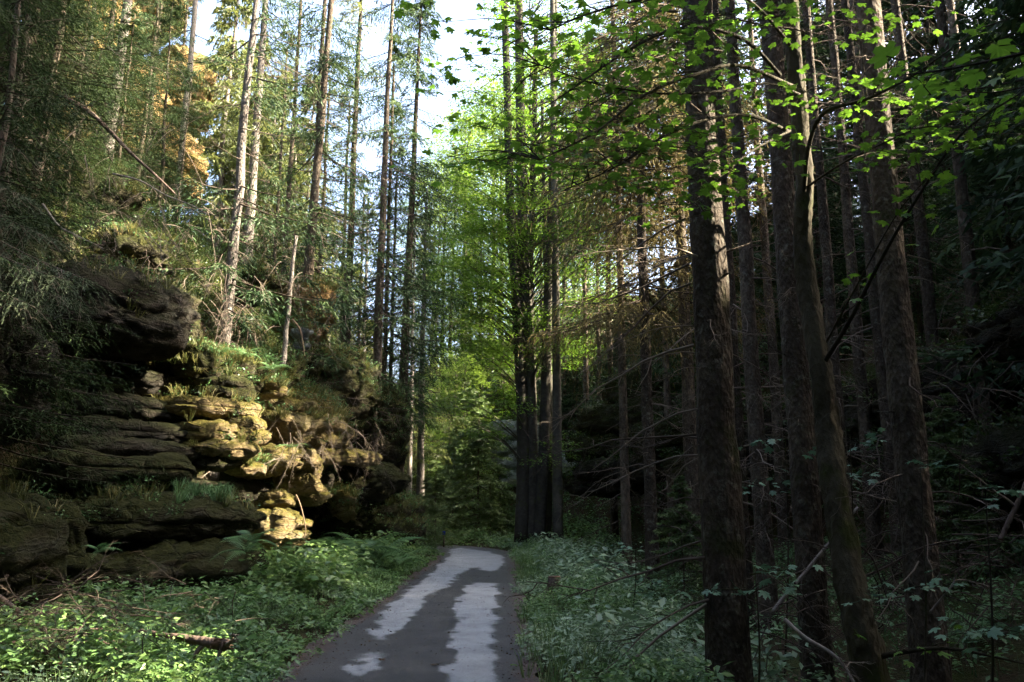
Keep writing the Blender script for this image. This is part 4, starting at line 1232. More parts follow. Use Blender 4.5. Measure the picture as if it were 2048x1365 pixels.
for (a, b, c, d, d0, d1, n) in [(890, 1560, 20, 340, 5.2, 7.2, 80), (1080, 1480, 300, 440, 5.4, 7.0, 20), (1600, 2060, 30, 330, 5.8, 7.4, 34)]:
    for k in range(n):
        cc = P(rx.uniform(a, b), rx.uniform(c, d), rx.uniform(d0, d1)) - m0
        tl_ = rx.normal(0, .12, 2); tn_ = rx.uniform(.1, .9)
        nb_ = bp_[np.argmin(((bp_ - cc) ** 2).sum(1))]
        tw_.add(*tube(spline(np.stack([nb_, (nb_ + cc) / 2 + [0, 0, .06], cc]), 6), np.linspace(.006, .0025, 6), 4, cap=False))
        for q in range(rx.integers(6, 13)):
            o_ = rx.normal(0, .17, 2)
            p_ = cc + [o_[0] * 1.4, o_[1], o_ @ tl_ + rx.normal(0, .025)]
            tw_.add(*tube(np.stack([cc, p_]), [.0022, .0015], 3, cap=False))
            j = rx.integers(0, 5)
            R_ = np.array(Euler((rx.normal(-.05, .22), rx.normal(0, .22), rx.uniform(0, 6.28))).to_matrix())
            xs.add(lv[j] @ R_.T * rx.uniform(.08, .15) + p_, lf[j], np.clip(tn_ + rx.normal(0, .15), 0, 1))
o = link('foliage', xs.mesh('foliage', [M['maple']]), maple); o['kind'] = 'stuff'
o = link('twigs', tw_.mesh('twigs', [M['bark_moss']]), maple); o['kind'] = 'stuff'
near_m = thing('maple_bough', 'nearest maple bough with the largest leaves hanging in at top right', 'branch', tuple(P(2250, 60, 3.6)))
no = P(2250, 60, 3.6)
mb(near_m, no, [(2250, 60, 3.6), (2120, 90, 3.5), (2000, 118, 3.45), (1890, 140, 3.4), (1810, 150, 3.4)], .012, 20, .19, .22)
mb(near_m, no, [(2230, 160, 3.9), (2100, 165, 3.9), (1990, 185, 3.9), (1900, 180, 3.9)], .008, 8, .15, .2)

# saplings with teal leaf layers in the shade
leafset[0] = SHADE_LEAVES
def sapling(label, base_px, Y, boughs, size, leaves):
    x = x_at(base_px, Y, 0); z = H(x, Y)
    o0 = np.array([x, Y, z])
    t = thing('maple_sapling', label, 'sapling', tuple(o0), group='maple saplings in the shade')
    hi = min(b for bg_ in boughs for (_, b) in bg_)
    s = Soup(); top = P(base_px + 10, hi - 10, Y) - o0
    s.add(*tube(spline(np.stack([[0, 0, -.1], top * .5 + [.05, 0, 0], top]), 12), np.linspace(.014, .004, 12), 6))
    link('stem', s.mesh('stem', [M['bark_moss']], True), t)
    for bg_ in boughs:
        a, b = bg_[0]; c, d = bg_[1]
        mb(t, o0, [(a, b, Y), ((a + c) / 2, (b + d) / 2 - 6, Y - .1), (c, d, Y - .2)], .006, leaves, size, .22)
sapling('maple sapling with thin teal leaf layers between the two thick right trunks', 1560, 9.6, [[(1560, 950), (1480, 985)], [(1560, 900), (1640, 905)], [(1560, 990), (1610, 960)], [(1560, 935), (1700, 950)], [(1560, 870), (1500, 900)]], .15, 11)
sapling('low maple sapling spreading leaves across the foot of the largest trunk', 1500, 7.2, [[(1500, 1180), (1380, 1190)], [(1500, 1150), (1600, 1145)], [(1500, 1190), (1560, 1170)]], .15, 10)
sapling('maple sapling with flat leaf layers under the broad right trunk', 1830, 7.0, [[(1830, 930), (1880, 925)], [(1830, 1185), (1740, 1195)], [(1830, 1175), (1880, 1180)]], .15, 8)
sapling('maple sapling at the lower right corner with pale green leaf layers', 1960, 6.4, [[(1960, 1270), (1890, 1275)], [(1960, 1262), (2060, 1270)], [(1960, 980), (2030, 985)]], .15, 9)
sapling('slender maple sapling with a high leaf layer right of the crooked maple', 1690, 8.6, [[(1690, 900), (1640, 905)], [(1690, 895), (1760, 880)], [(1690, 960), (1740, 955)]], .15, 9)
sapling('pale-leaved sapling at the gully edge above the verge herbs', 1260, 13.5, [[(1260, 1150), (1190, 1130)], [(1260, 1160), (1330, 1175)], [(1260, 1130), (1230, 1085)], [(1260, 1185), (1320, 1200)]], .14, 10)
leafset[0] = LEAVES

# ------------------------------------------------------------------ large dead branches on the near trunks
rb = np.random.default_rng(88)
def dead_limb_mesh(seed, L=1.0):
    r = np.random.default_rng(seed)
    s = Soup()
    bare_branch(s, np.zeros(3), np.array([1.0, 0, .08]), L, r, .009, r.uniform(.2, .9), 10, r.uniform(.45, .9))
    return s.mesh('branch', [M['twig']])
LIMBS = [dead_limb_mesh(600 + k) for k in range(10)]
def limbs_on(tree, zlo, zhi, n, rad, Lr=(.6, 1.9), prefer=None):
    for k in range(n):
        z = rb.uniform(zlo, zhi)
        az = rb.uniform(0, 2 * math.pi) if prefer is None or rb.uniform() < .4 else prefer + rb.normal(0, .6)
        L = rb.uniform(*Lr)
        link('branch', LIMBS[rb.integers(0, 10)], tree, loc=(math.cos(az) * rad * .8, math.sin(az) * rad * .8, z), rot=(rb.uniform(-.5, .5), rb.uniform(-.1, .35), az), scale=(L, L, L))
limbs_on(big, 1.0, 9.0, 52, .24, (.3, 1.7), math.pi)
limbs_on(second, 1.0, 8.5, 30, .17, (.3, 1.4))
limbs_on(third, 1.0, 8.0, 30, .22, (.3, 1.2))

# ------------------------------------------------------------------ undergrowth
r = np.random.default_rng(101)
def sample_floor(n, x0, x1, y0, y1):
    X = r.uniform(x0, x1, n); Y = y0 + (y1 - y0) * r.uniform(0, 1, n) ** 1.15
    return X, Y
def herbs(name, mask, n, box, hgt, leaf, per, mat, wr=.5, tint=.5, flat=.35, density_noise=(.5, -.4), stemmy=True):
    X, Y = sample_floor(n, *box)
    ok = mask(X, Y)
    X, Y = X[ok], Y[ok]
    dn = fbm(np.c_[X * density_noise[0], Y * density_noise[0], 0 * X], 3, int(leaf * 1000))
    k = dn > density_noise[1] + r.uniform(-.3, .3, len(X))
    X, Y, dn = X[k], Y[k], dn[k]
    Z = height(X, Y)
    px, py = project(np.c_[X, Y, Z + .3])
    k = (px > -120) & (px < 2170) & (py < 1560)
    X, Y, Z, dn = X[k], Y[k], Z[k], dn[k]
    dd = road_dist(X, Y)
    m = len(X)
    hh = hgt * r.uniform(.55, 1.25, m) * (.35 + .65 * smooth(ROAD_HALF, ROAD_HALF + 1.1, dd)) * (1 + .3 * dn)
    t = r.uniform(.25, 1.0, (m, per)) ** .6
    a = r.uniform(0, 6.283, (m, per))
    pet = leaf * r.uniform(.2, 1.1, (m, per)) + .05 * hgt
    lean = r.normal(0, .18, (m, 1, 2))
    pos = np.stack([X[:, None] + lean[..., 0] * hh[:, None] * t + np.cos(a) * pet, Y[:, None] + lean[..., 1] * hh[:, None] * t + np.sin(a) * pet, Z[:, None] + hh[:, None] * t], -1)
    dv = np.stack([np.cos(a), np.sin(a), r.normal(-.15, .35, (m, per))], -1)
    tn = np.clip(r.normal(tint, .14, (m, 1)) + .12 * (t - .6) + r.normal(0, .1, (m, per)), 0, 1)
    L = leaf * (np.exp(r.normal(0, .28, (m, 1))) * r.uniform(.7, 1.25, (m, per))).ravel()
    s = Soup()
    s.add(*leaf_quads(pos.reshape(-1, 3), dv.reshape(-1, 3), L, L * wr * r.uniform(.85, 1.15, m * per), r, tn.ravel(), flat))
    if stemmy:
        b = np.c_[X, Y, Z - .02]
        d = np.c_[lean[:, 0, :] * hh[:, None], hh]
        s.add(*tri_blades(b, d, hh, .012, r, np.full(m, .2)))
    o = link(name, s.mesh(name, [mat]))
    return o

def creep(X, Y):
    return ROAD_HALF - .02 - .16 * (fbm(np.c_[X * 3, Y * 3, 0 * X], 3, 66) > .15)
def left_verge(X, Y):
    return (road_dist(X, Y) > creep(X, Y)) & (sd_left(X, Y) < .2) & (X < np.interp(Y, ROAD[:420, 1], ROAD[:420, 0]))
def right_verge(X, Y):
    return (road_dist(X, Y) > creep(X, Y)) & (sd_right(X, Y) < .3) & (X > np.interp(Y, ROAD[:420, 1], ROAD[:420, 0]))
def right_near(X, Y):
    dd = road_dist(X, Y)
    return right_verge(X, Y) & (dd < ROAD_HALF + 2.3 + .4 * np.sin(Y))

tag(herbs('ground_cover', left_verge, 11000, (-9.5, -2.2, 6.5, 33), .44, .072, 15, M['herb'], .5, density_noise=(.6, -.25)), 'dense low green herbs covering the left verge', 'undergrowth', kind='stuff')
tag(herbs('ground_cover', left_verge, 9000, (-9.5, -2.2, 6.5, 22), .22, .05, 12, M['herb_pale'], .4, density_noise=(.7, .05)), 'pale small-leaved herbs scattered through the left verge', 'undergrowth', kind='stuff')
tag(herbs('ground_cover', lambda X, Y: left_verge(X, Y) & (road_dist(X, Y) > 2.0), 2600, (-6.5, -3.0, 13, 27), .7, .12, 12, M['herb'], .55, tint=.55, density_noise=(.45, .0)), 'tall broad-leaved plants at the foot of the left rocks', 'undergrowth', kind='stuff')
tag(herbs('ground_cover', lambda X, Y: right_near(X, Y) & (road_dist(X, Y) > 2.0), 1800, (.8, 4.5, 8, 30), .7, .12, 11, M['herb_pale'], .5, tint=.5, density_noise=(.45, .05)), 'tall pale plants at the gully side of the right verge', 'undergrowth', kind='stuff')
tag(herbs('ground_cover', right_near, 9500, (0, 4.5, 6.5, 33), .38, .062, 15, M['herb'], .45, density_noise=(.6, -.25)), 'dense low green herbs along the right road edge', 'undergrowth', kind='stuff')
tag(herbs('ground_cover', right_near, 7000, (0, 4.2, 6.5, 30), .42, .075, 13, M['herb_pale'], .32, density_noise=(.6, .0)), 'silvery narrow-leaved herbs along the right road edge', 'undergrowth', kind='stuff')
tag(herbs('ground_cover', lambda X, Y: right_verge(X, Y) & ~right_near(X, Y), 5000, (2, 12, 6.5, 34), .35, .07, 12, M['fern'], .5, density_noise=(.4, .0)), 'dim patchy undergrowth beneath the right trunks', 'undergrowth', kind='stuff')
tag(herbs('ground_cover', lambda X, Y: (road_dist(X, Y) > ROAD_HALF) & (sd_right(X, Y) < .5) & (sd_left(X, Y) < .3), 4500, (-12, 4, 30, 46), .55, .11, 13, M['herb'], .5, tint=.45), 'green thicket on the far side of the road bend', 'undergrowth', kind='stuff')

# plants on the steep ground and rock tops
def tri_sample(V, Q, n, zmin, ok=None):
    T = np.concatenate([Q[:, [0, 1, 2]], Q[:, [0, 2, 3]]])
    a, b, c = V[T[:, 0]], V[T[:, 1]], V[T[:, 2]]
    nr = np.cross(b - a, c - a)
    ar = np.linalg.norm(nr, axis=1)
    nz = nr[:, 2] / (ar + 1e-9)
    cen = (a + b + c) / 3
    m = (nz > zmin)
    if ok is not None: m &= ok(cen)
    w = ar * m
    if w.sum() <= 0: return np.zeros((0, 3)), np.zeros((0, 3))
    i = r.choice(len(T), n, p=w / w.sum())
    u, v = r.uniform(0, 1, (2, n))
    f = u + v > 1
    u[f], v[f] = 1 - u[f], 1 - v[f]
    return a[i] + (b - a)[i] * u[:, None] + (c - a)[i] * v[:, None], nr[i] / ar[i][:, None]

def in_view(c, pad=80):
    px, py = project(c)
    return (px > -pad) & (px < 2048 + pad) & (py > -pad) & (py < 1365 + pad) & (c[:, 1] > 4)

def shrubs(name, p, nrm, hgt, leaf, per, mat, label, wr=.6, tint=.5, out=.5):
    m = len(p)
    a = r.uniform(0, 6.283, (m, per)); q = hgt * .55 * np.sqrt(r.uniform(0, 1, (m, per)))
    grow = unit(nrm * out + np.array([0, 0, 1.0]))
    hh = hgt * r.uniform(.5, 1.3, m)
    t = r.uniform(.15, 1, (m, per))
    pos = p[:, None, :] + grow[:, None, :] * (hh[:, None] * t)[..., None] + np.stack([q * np.cos(a), q * np.sin(a), 0 * q], -1)
    dv = np.stack([np.cos(a), np.sin(a), r.normal(0, .5, (m, per))], -1) + nrm[:, None, :] * .4
    tn = np.clip(r.normal(tint, .15, (m, 1)) + r.normal(0, .12, (m, per)), 0, 1)
    L = leaf * r.uniform(.65, 1.35, m * per)
    s = Soup()
    s.add(*leaf_quads(pos.reshape(-1, 3), dv.reshape(-1, 3), L, L * wr, r, tn.ravel(), .7))
    o = link(name, s.mesh(name, [mat]))
    return tag(o, label, 'undergrowth', kind='stuff')

def tufts(name, p, nrm, L, per, mat, label, width=.012, droop=.9, tint=.5):
    m = len(p)
    a = r.uniform(0, 6.283, (m, per))
    b = p[:, None, :] + np.stack([np.cos(a), np.sin(a), 0 * a], -1) * .03
    d1 = unit(np.stack([np.cos(a) * .6, np.sin(a) * .6, np.ones_like(a)], -1) + nrm[:, None, :] * .8 + r.normal(0, .15, (m, per, 3)))
    LL = (L * r.uniform(.5, 1.3, (m, per)))[..., None]
    mid = b + d1 * LL * .5
    d2 = d1 + np.array([0, 0, -1.0]) * droop * r.uniform(.5, 1.6, (m, per, 1))
    tip = mid + d2 * LL * .55
    sd = unit(np.cross(d1, r.normal(size=d1.shape))) * width * .5
    V = np.stack([b - sd, b + sd, mid + sd * .8, mid - sd * .8, tip], 2).reshape(-1, 3)
    i = np.arange(m * per) * 5
    Fc = np.concatenate([np.stack([i, i + 1, i + 2], -1), np.stack([i, i + 2, i + 3], -1), np.stack([i + 3, i + 2, i + 4], -1)])
    tn = np.clip(r.normal(tint, .18, (m, 1)) + r.normal(0, .12, (m, per)), 0, 1).ravel()
    s = Soup(); s.add(V, Fc, np.concatenate([tn] * 3))
    return tag(link(name, s.mesh(name, [mat])), label, 'grass', kind='stuff')

left_hill = lambda c: in_view(c) & (sd_left(c[:, 0], c[:, 1]) > .3) & (c[:, 1] < 31) & (c[:, 1] > 8)
right_hill = lambda c: in_view(c) & (sd_right(c[:, 0], c[:, 1]) > .2) & (c[:, 1] < 60)
p, n_ = tri_sample(TERRAIN_V, TERRAIN_Q, 3200, .25, left_hill)
shrubs('bilberry_scrub', p, n_, .38, .07, 24, M['bilberry'], 'bilberry scrub carpeting the steep left hillside')
p, n_ = tri_sample(TERRAIN_V, TERRAIN_Q, 2000, .15, left_hill)
tufts('grass_tufts', p, n_, .45, 16, M['grass'], 'hanging dry grass tufts on the steep left hillside')
p, n_ = tri_sample(TERRAIN_V, TERRAIN_Q, 3600, .2, right_hill)
shrubs('hillside_scrub', p, n_, .5, .12, 20, M['fern'], 'dim green scrub on the right slope and beyond the bend', tint=.45)
pa, na = [], []
for k, (W, Q) in enumerate(ROCK_MESHES):
    cen = W.mean(0)
    if cen[0] > -1 or cen[2] > 9.5: continue
    upper = cen[1] > 15.4 or len(LEDGES) - 4 <= k < len(LEDGES)
    px_, _ = project(cen[None])
    if px_[0] < 395 and k not in (0, 21) and not len(LEDGES) - 4 <= k <= len(LEDGES): continue
    if k in (27, 28, 29, 30, 31, 33, 36): continue
    nn = int(np.clip(np.ptp(W[:, 0]) * np.ptp(W[:, 1]) * (90 if upper else 12), 4, 330))
    a, b = tri_sample(W, Q, nn, .05 if upper else .6)
    pa.append(a); na.append(b)
p, n_ = np.concatenate(pa), np.concatenate(na)
sel_ = r.uniform(size=len(p)) < .5
shrubs('ledge_plants', p[sel_], n_[sel_], .22, .05, 18, M['fern'], 'small ferns and leafy plants rooted along the rock ledges', tint=.5, out=.8)
tufts('ledge_grass', p[~sel_], n_[~sel_], .35, 16, M['grass'], 'dry grass hanging from the rock ledges', tint=.55)
pa, na = [], []
for (W, Q) in ROCK_MESHES:
    if W[:, 0].mean() < 0: continue
    a, b = tri_sample(W, Q, 75, .35)
    pa.append(a); na.append(b)
shrubs('ledge_plants', np.concatenate(pa), np.concatenate(na), .35, .085, 20, M['bilberry'], 'dim plants rooted along the right outcrop', tint=.45)
a, b = tri_sample(*ROCK_MESHES[21], 26, .75, lambda c: (project(c)[0] > 340) & (project(c)[0] < 450))
tufts('grass_tufts', a, b, .42, 60, M['fern'], 'soft green grass clump draped over the long mossy block', .008, 1.2, .4)

X, Y = sample_floor(5200, -8.5, 4.0, 6.5, 28)
ok = (left_verge(X, Y) | right_near(X, Y)) & (fbm(np.c_[X * .6, Y * .6, 0 * X], 2, 77) > .05)
g_ = np.c_[X, Y, height(X, Y)][ok]
tufts('grass_tufts', g_, np.tile([0, 0, 1.0], (len(g_), 1)), .42, 12, M['grass_green'], 'thin grass mixed through the verge herbs', .009, .8, .5)
# leaf litter on the road edges
X, Y = r.uniform(-2.6, .6, 16000), 6.5 + 25 * r.uniform(0, 1, 16000) ** 1.4
dd = road_dist(X, Y)
k = (np.abs(dd - ROAD_HALF + .12) < np.abs(r.normal(0, .2, 16000)) + .03) | (r.uniform(size=16000) < .10)
X, Y = X[k], Y[k]
m = len(X); a = r.uniform(0, 6.28, m)
s = Soup()
zz = np.maximum(height(X, Y), 0.03) + .012
s.add(*leaf_quads(np.c_[X, Y, zz], np.c_[np.cos(a), np.sin(a), r.normal(0, .25, m)], r.uniform(.012, .042, m), r.uniform(.005, .02, m), r, r.uniform(0, 1, m), .5))
tag(link('leaf_litter', s.mesh('leaf_litter', [M['litter']])), 'brown leaf litter along both road edges', 'litter', kind='stuff')

# ------------------------------------------------------------------ ferns
def frond_mesh(seed):
    rr = np.random.default_rng(seed)
    n = 20
    t = np.linspace(0, 1, n)
    sp = np.c_[t * .92, 0 * t, .62 * t - .72 * t * t]
    s = Soup(); s.add(*tube(sp, np.linspace(.008, .002, n), 3, cap=False), .3)
    V, Fc, T = [], [], []
    for i in range(2, n):
        w = .24 * math.sin(math.pi * min(1, (t[i] * .85 + .12)) ** .8) * rr.uniform(.85, 1.1) + .01
        for sg in (-1, 1):
            b = sp[i]; d = np.array([.38, sg * 1.0, -.22]); d /= np.linalg.norm(d)
            pw = .034
            V += [b - [pw * .5, 0, 0], b + d * w * .45 - [pw * .45, 0, -.006], b + d * w, b + d * w * .45 + [pw * .45, 0, .006], b + [pw * .5, 0, 0]]
            k = len(V) - 5
            Fc += [(k, k + 1, k + 4), (k + 1, k + 3, k + 4), (k + 1, k + 2, k + 3)]
            T += [rr.uniform(.3, .8)] * 3
    s.add(np.array(V), Fc, T)
    return s.mesh('frond', [M['fern']])
FRONDS = [frond_mesh(700 + k) for k in range(4)]
rf = random.Random(9)
def fern(label, group, p, size, n=8, tilt=0.0):
    root = thing('fern', label, 'fern', tuple(p), group=group)
    for k in range(n):
        az = 6.283 * k / n + rf.uniform(-.3, .3)
        q = size * rf.uniform(.75, 1.15)
        link('frond', FRONDS[rf.randrange(4)], root, rot=(rf.uniform(-.3, .3), rf.uniform(-.5, .2), az), scale=(q,) * 3)
def fern_px(label, group, px, Y, size, dz=0, n=8):
    x = x_at(px, Y, 0.5); fern(label, group, (x, Y, H(x, Y) + dz), size, n)
fb = [(668, 19.2, 1.2, .4), (700, 18.6, 1.3, .4), (730, 19.6, 1.35, .4), (760, 19.0, 1.2, .35), (690, 20.2, 1.0, .25), (745, 20.6, 1.0, .2), (782, 20.4, .9, .05), (720, 17.8, .9, 0), (640, 17.4, .85, 0), (665, 18.0, .9, 0), (590, 15.0, .75, 0), (800, 22, .9, 0)]
for k, (px, Y, sz, dz) in enumerate(fb):
    fern_px('arching fern in the fern bank under the sunlit rock, %s from the left' % rank(fb, k), 'ferns under the sunlit rock', px, Y, sz, dz, 9)
for k, (px, py, Y, sz, lb) in enumerate([(200, 1105, 10.9, .32, 'narrow dark fern rooted on the rock behind the square boulder'), (505, 1085, 12.3, .5, 'light fern on the right end of the long mossy block'), (560, 1100, 13.2, .55, 'fern beneath the sunlit stone pillar'),
                                        (585, 895, 16.0, .4, 'small sunlit fern in the cleft between the rock noses'), (490, 1105, 12.0, .5, 'fern low on the long mossy block above the herbs'), (440, 705, 15.0, .4, 'fern on the left of the planted rock shelf'),
                                        (490, 710, 15.3, .45, 'fern in the middle of the planted rock shelf'), (545, 740, 15.9, .45, 'fern hanging from the right end of the planted rock shelf'), (520, 600, 18.0, .6, 'bright fern on the slope below the tall grey spruce'),
                                        (560, 650, 18.0, .6, 'bright fern on the slope beside the dead sapling')]):
    fern(lb, 'ferns on the rocks', P(px, py, Y), sz, 8)
for k, (px, Y, sz) in enumerate([(1350, 9.6, .6), (1390, 10.2, .6), (1180, 24, .7), (1200, 26, .8), (1150, 27, .8), (1230, 25, .8), (470, 8.6, .5), (1920, 9.4, .6), (1960, 10, .6)]):
    fern_px(['yellow-green fern left of the largest trunk', 'fern at the gully edge beside the largest trunk', 'far fern right of the beech clump', 'far fern below the mossy outcrop', 'far fern at the foot of the beech clump', 'far fern beside the gully trunk', 'fern among the herbs at lower left', 'pale fern right of the broad right trunk', 'pale fern at the right edge'][k], 'ferns on the ground', px, Y, sz, .02, 7)

# ------------------------------------------------------------------ fallen wood, roots and small things
def log_px(name, label, cat, pts, r0, r1, mat, twigs=0, group=None, seed=0, cut=None, ground_it=False):
    rr = np.random.default_rng(seed + 900)
    pw = np.array([P(*a) for a in pts])
    if ground_it:
        g = height(pw[:, 0], pw[:, 1])
        pw[:, 2] = np.maximum(pw[:, 2], g + r0)
    o0 = pw[0].copy()
    n = len(pts) * 8
    sp = spline(pw - o0, n)
    t = thing(name, label, cat, tuple(o0), group=group)
    V, Fc = tube(sp, np.linspace(r0, r1, n), 9)
    V = V + unit(rr.normal(size=V.shape)) * r1 * .12
    s = Soup(); s.add(V, Fc)
    link('stem', s.mesh('stem', [M[mat]], True), t)
    if twigs:
        for k in range(twigs):
            s = Soup()
            i = rr.integers(n // 5, n)
            bare_branch(s, sp[i - 1], np.array([rr.normal(), rr.normal() * .7, rr.normal() * .5 - .1]), rr.uniform(.2, .6), rr, r1 * .4 + .003, rr.uniform(0, .6), 7, rr.uniform(.4, .9))
            link('twig', s.mesh('twig', [M['twig']]), t)
    return t
log_px('fallen_log', 'bleached curved fallen log on the steep slope at upper left', 'log', [(130, 195, 13.2), (175, 222, 13.3), (215, 258, 13.4), (260, 305, 13.6), (310, 350, 13.8), (350, 388, 14)], .055, .015, 'deadwood', 8, seed=1)
log_px('dead_branch', 'thin pale dead branch below the bleached fallen log', 'branch', [(225, 348, 12.8), (280, 362, 12.9), (330, 390, 13), (385, 412, 13.1), (420, 432, 13.2)], .018, .008, 'deadwood_pale', 7, 'dead branches on the left slope', 2)
log_px('dead_branch', 'forked pale dead branch above the drooping spruce bough', 'branch', [(85, 408, 10.5), (118, 452, 10.5), (150, 470, 10.5), (208, 498, 10.5)], .016, .006, 'deadwood_pale', 9, 'dead branches on the left slope', 3)
log_px('dead_branch', 'thin dead stick leaning over the dark upper rock', 'branch', [(290, 462, 13), (310, 485, 13), (330, 510, 13)], .01, .005, 'deadwood_pale', 3, 'dead branches on the left slope', 4)
DW = 'fallen branches at lower left'
log_px('fallen_branch', 'reddish dead branch rising out of the left edge', 'branch', [(-40, 1165, 8.8), (20, 1210, 8.9), (70, 1248, 9.0), (135, 1272, 9.1)], .028, .018, 'deadwood', 3, DW, 5)
log_px('fallen_branch', 'long dead branch lying level across the brush heap', 'branch', [(-30, 1290, 8.3), (90, 1282, 8.4), (180, 1285, 8.5), (270, 1282, 8.6)], .022, .012, 'deadwood', 4, DW, 6, ground_it=True)
log_px('fallen_branch', 'dead branch slanting up through the brush heap', 'branch', [(85, 1310, 8.2), (130, 1282, 8.3), (165, 1262, 8.4), (205, 1258, 8.5)], .02, .01, 'deadwood', 4, DW, 7)
log_px('fallen_branch', 'forked dead branch at the right of the brush heap', 'branch', [(175, 1255, 8.4), (205, 1282, 8.4), (235, 1300, 8.4), (260, 1310, 8.4)], .016, .008, 'deadwood', 3, DW, 8)
log_px('fallen_branch', 'lowest dead stick poking out of the left edge', 'branch', [(-30, 1300, 8.1), (40, 1295, 8.1), (100, 1308, 8.1)], .016, .01, 'deadwood', 2, DW, 9, ground_it=True)
lg = log_px('fallen_log', 'broken brown log with a splintered end lying in the left herbs', 'log', [(280, 1262, 8.6), (330, 1272, 8.5), (390, 1280, 8.4), (430, 1288, 8.3), (452, 1290, 8.25)], .022, .062, 'deadwood', 3, seed=10)
e0 = P(452, 1288, 8.25) - P(280, 1262, 8.6)
s = Soup(); rr = np.random.default_rng(5)
for k in range(14):
    b = e0 + rr.normal(0, .028, 3)
    s.add(*tube(np.stack([b - [.1, 0, 0], b + [rr.uniform(-.02, .07), rr.normal(0, .01), rr.normal(0, .012)]]), [.018, .004], 4))
link('splintered_end', s.mesh('splintered_end', [M['cutwood']]), lg)
# fine brush of the heap
s = Soup(); rr = np.random.default_rng(6)
o0 = P(150, 1275, 8.5); o0[2] = H(o0[0], o0[1]) + .10
for k in range(85):
    b = np.array([rr.normal(0, .6), rr.normal(0, .35), rr.uniform(.25, .65)])
    bare_branch(s, b, np.array([rr.normal(), rr.normal(), rr.normal(0, .35)]), rr.uniform(.35, .8), rr, .006, rr.uniform(0, .4), 10, rr.uniform(.1, .4))
me = s.mesh('brush_heap', [M['twig']])
tag(link('brush_heap', me, loc=tuple(o0)), 'tangled heap of brown dead twigs at lower left', 'brushwood', kind='stuff')

RD = 'fallen branches at lower right'
log_px('fallen_branch', 'pale leaning dead pole between the two thick right trunks', 'branch', [(1545, 1225, 8.3), (1580, 1180, 8.4), (1610, 1145, 8.5), (1680, 1060, 8.7), (1715, 1015, 8.8)], .022, .014, 'deadwood_pale', 3, RD, 11)
log_px('fallen_branch', 'thick dead pole slanting in from the right edge', 'branch', [(2000, 1080, 7.5), (2022, 1035, 7.5), (2048, 980, 7.5), (2090, 890, 7.5)], .02, .028, 'deadwood', 4, RD, 12)
log_px('fallen_branch', 'curved grey dead branch sweeping along the bottom right', 'branch', [(1570, 1240, 7.4), (1610, 1275, 7.2), (1660, 1305, 7.0), (1690, 1335, 6.9), (1715, 1380, 6.8)], .018, .012, 'deadwood_pale', 2, RD, 13)
log_px('fallen_branch', 'thin arched dead branch in the dark tangle right of the maple', 'branch', [(1700, 1080, 7.9), (1740, 1110, 7.9), (1765, 1170, 7.9), (1780, 1220, 7.9)], .01, .006, 'deadwood', 3, RD, 14)
log_px('fallen_branch', 'second arched dead branch in the dark tangle right of the maple', 'branch', [(1745, 1098, 8.2), (1790, 1110, 8.2), (1810, 1150, 8.2), (1830, 1220, 8.2)], .01, .006, 'deadwood', 3, RD, 15)
log_px('fallen_branch', 'dark crossing stick at mid height of the tangle', 'branch', [(1700, 1165, 8.0), (1780, 1130, 8.0), (1850, 1085, 8.0)], .012, .008, 'deadwood', 3, RD, 16)
log_px('fallen_branch', 'thin dead spray behind the broad right trunk', 'branch', [(1830, 990, 9), (1900, 985, 9), (1980, 1010, 9), (2060, 1055, 9)], .012, .007, 'deadwood', 5, RD, 17)
log_px('fallen_branch', 'bent pale twig right of the broad right trunk', 'branch', [(1860, 1225, 6.9), (1885, 1195, 6.9), (1905, 1170, 6.9), (1912, 1150, 6.9)], .01, .006, 'deadwood_pale', 2, RD, 18)
s = Soup(); rr = np.random.default_rng(61)
for (a, b, Y, n) in [(1760, 1130, 8.6, 40), (1540, 1200, 8.6, 26), (1960, 1110, 9.0, 40), (1980, 760, 11, 26), (1700, 950, 11, 26)]:
    c = P(a, b, Y)
    for k in range(n):
        bare_branch(s, c + rr.normal(0, [.5, .4, .35]), np.array([rr.normal(), rr.normal(), rr.normal(0, .6)]), rr.uniform(.5, 1.3), rr, .008, rr.uniform(0, .5), 8, rr.uniform(.2, .6))
tag(link('brushwood', s.mesh('brushwood', [M['twig']])), 'dark tangle of dead twigs filling the gaps between the right trunks', 'brushwood', kind='stuff')

# brown hanging roots and twigs on the sunlit planted slope
s = Soup(); rr = np.random.default_rng(62)
for (px, py, Y, n, sp_) in [(590, 880, 16.2, 18, .25), (660, 850, 18.2, 22, .35), (720, 870, 20.2, 24, .4), (610, 620, 18.6, 30, .5), (560, 520, 17.4, 30, .5), (300, 430, 13.2, 38, .6), (340, 480, 13.6, 32, .5), (240, 330, 13.2, 38, .7), (120, 260, 12, 30, .8), (420, 560, 16, 24, .4), (470, 640, 16.4, 24, .4)]:
    c = P(px, py, Y)
    for k in range(n):
        d = np.array([rr.normal() + .4, rr.normal() - .4, rr.normal(-.6, .5)])
        bare_branch(s, c + rr.normal(0, sp_, 3), d, rr.uniform(.3, .9), rr, .007, rr.uniform(.2, .9), 9, rr.uniform(.45, .95), 1.0)
tag(link('hanging_twigs', s.mesh('hanging_twigs', [M['twig']])), 'grey brown dead twigs hanging over the left slope and ledges', 'twigs', kind='stuff')

log_px('tree_root', 'sunlit root snaking down the stone pillar', 'root', [(592, 990, 15.75), (600, 1008, 15.7), (606, 1030, 15.55), (611, 1060, 15.5), (606, 1080, 15.5)], .014, .010, 'root', 0, seed=20)
log_px('tree_root', 'pale root draped over the slope behind the shelf plants', 'root', [(585, 640, 18.6), (600, 660, 18.4), (606, 690, 18.2), (610, 715, 18.0)], .03, .02, 'root', 0, seed=21)

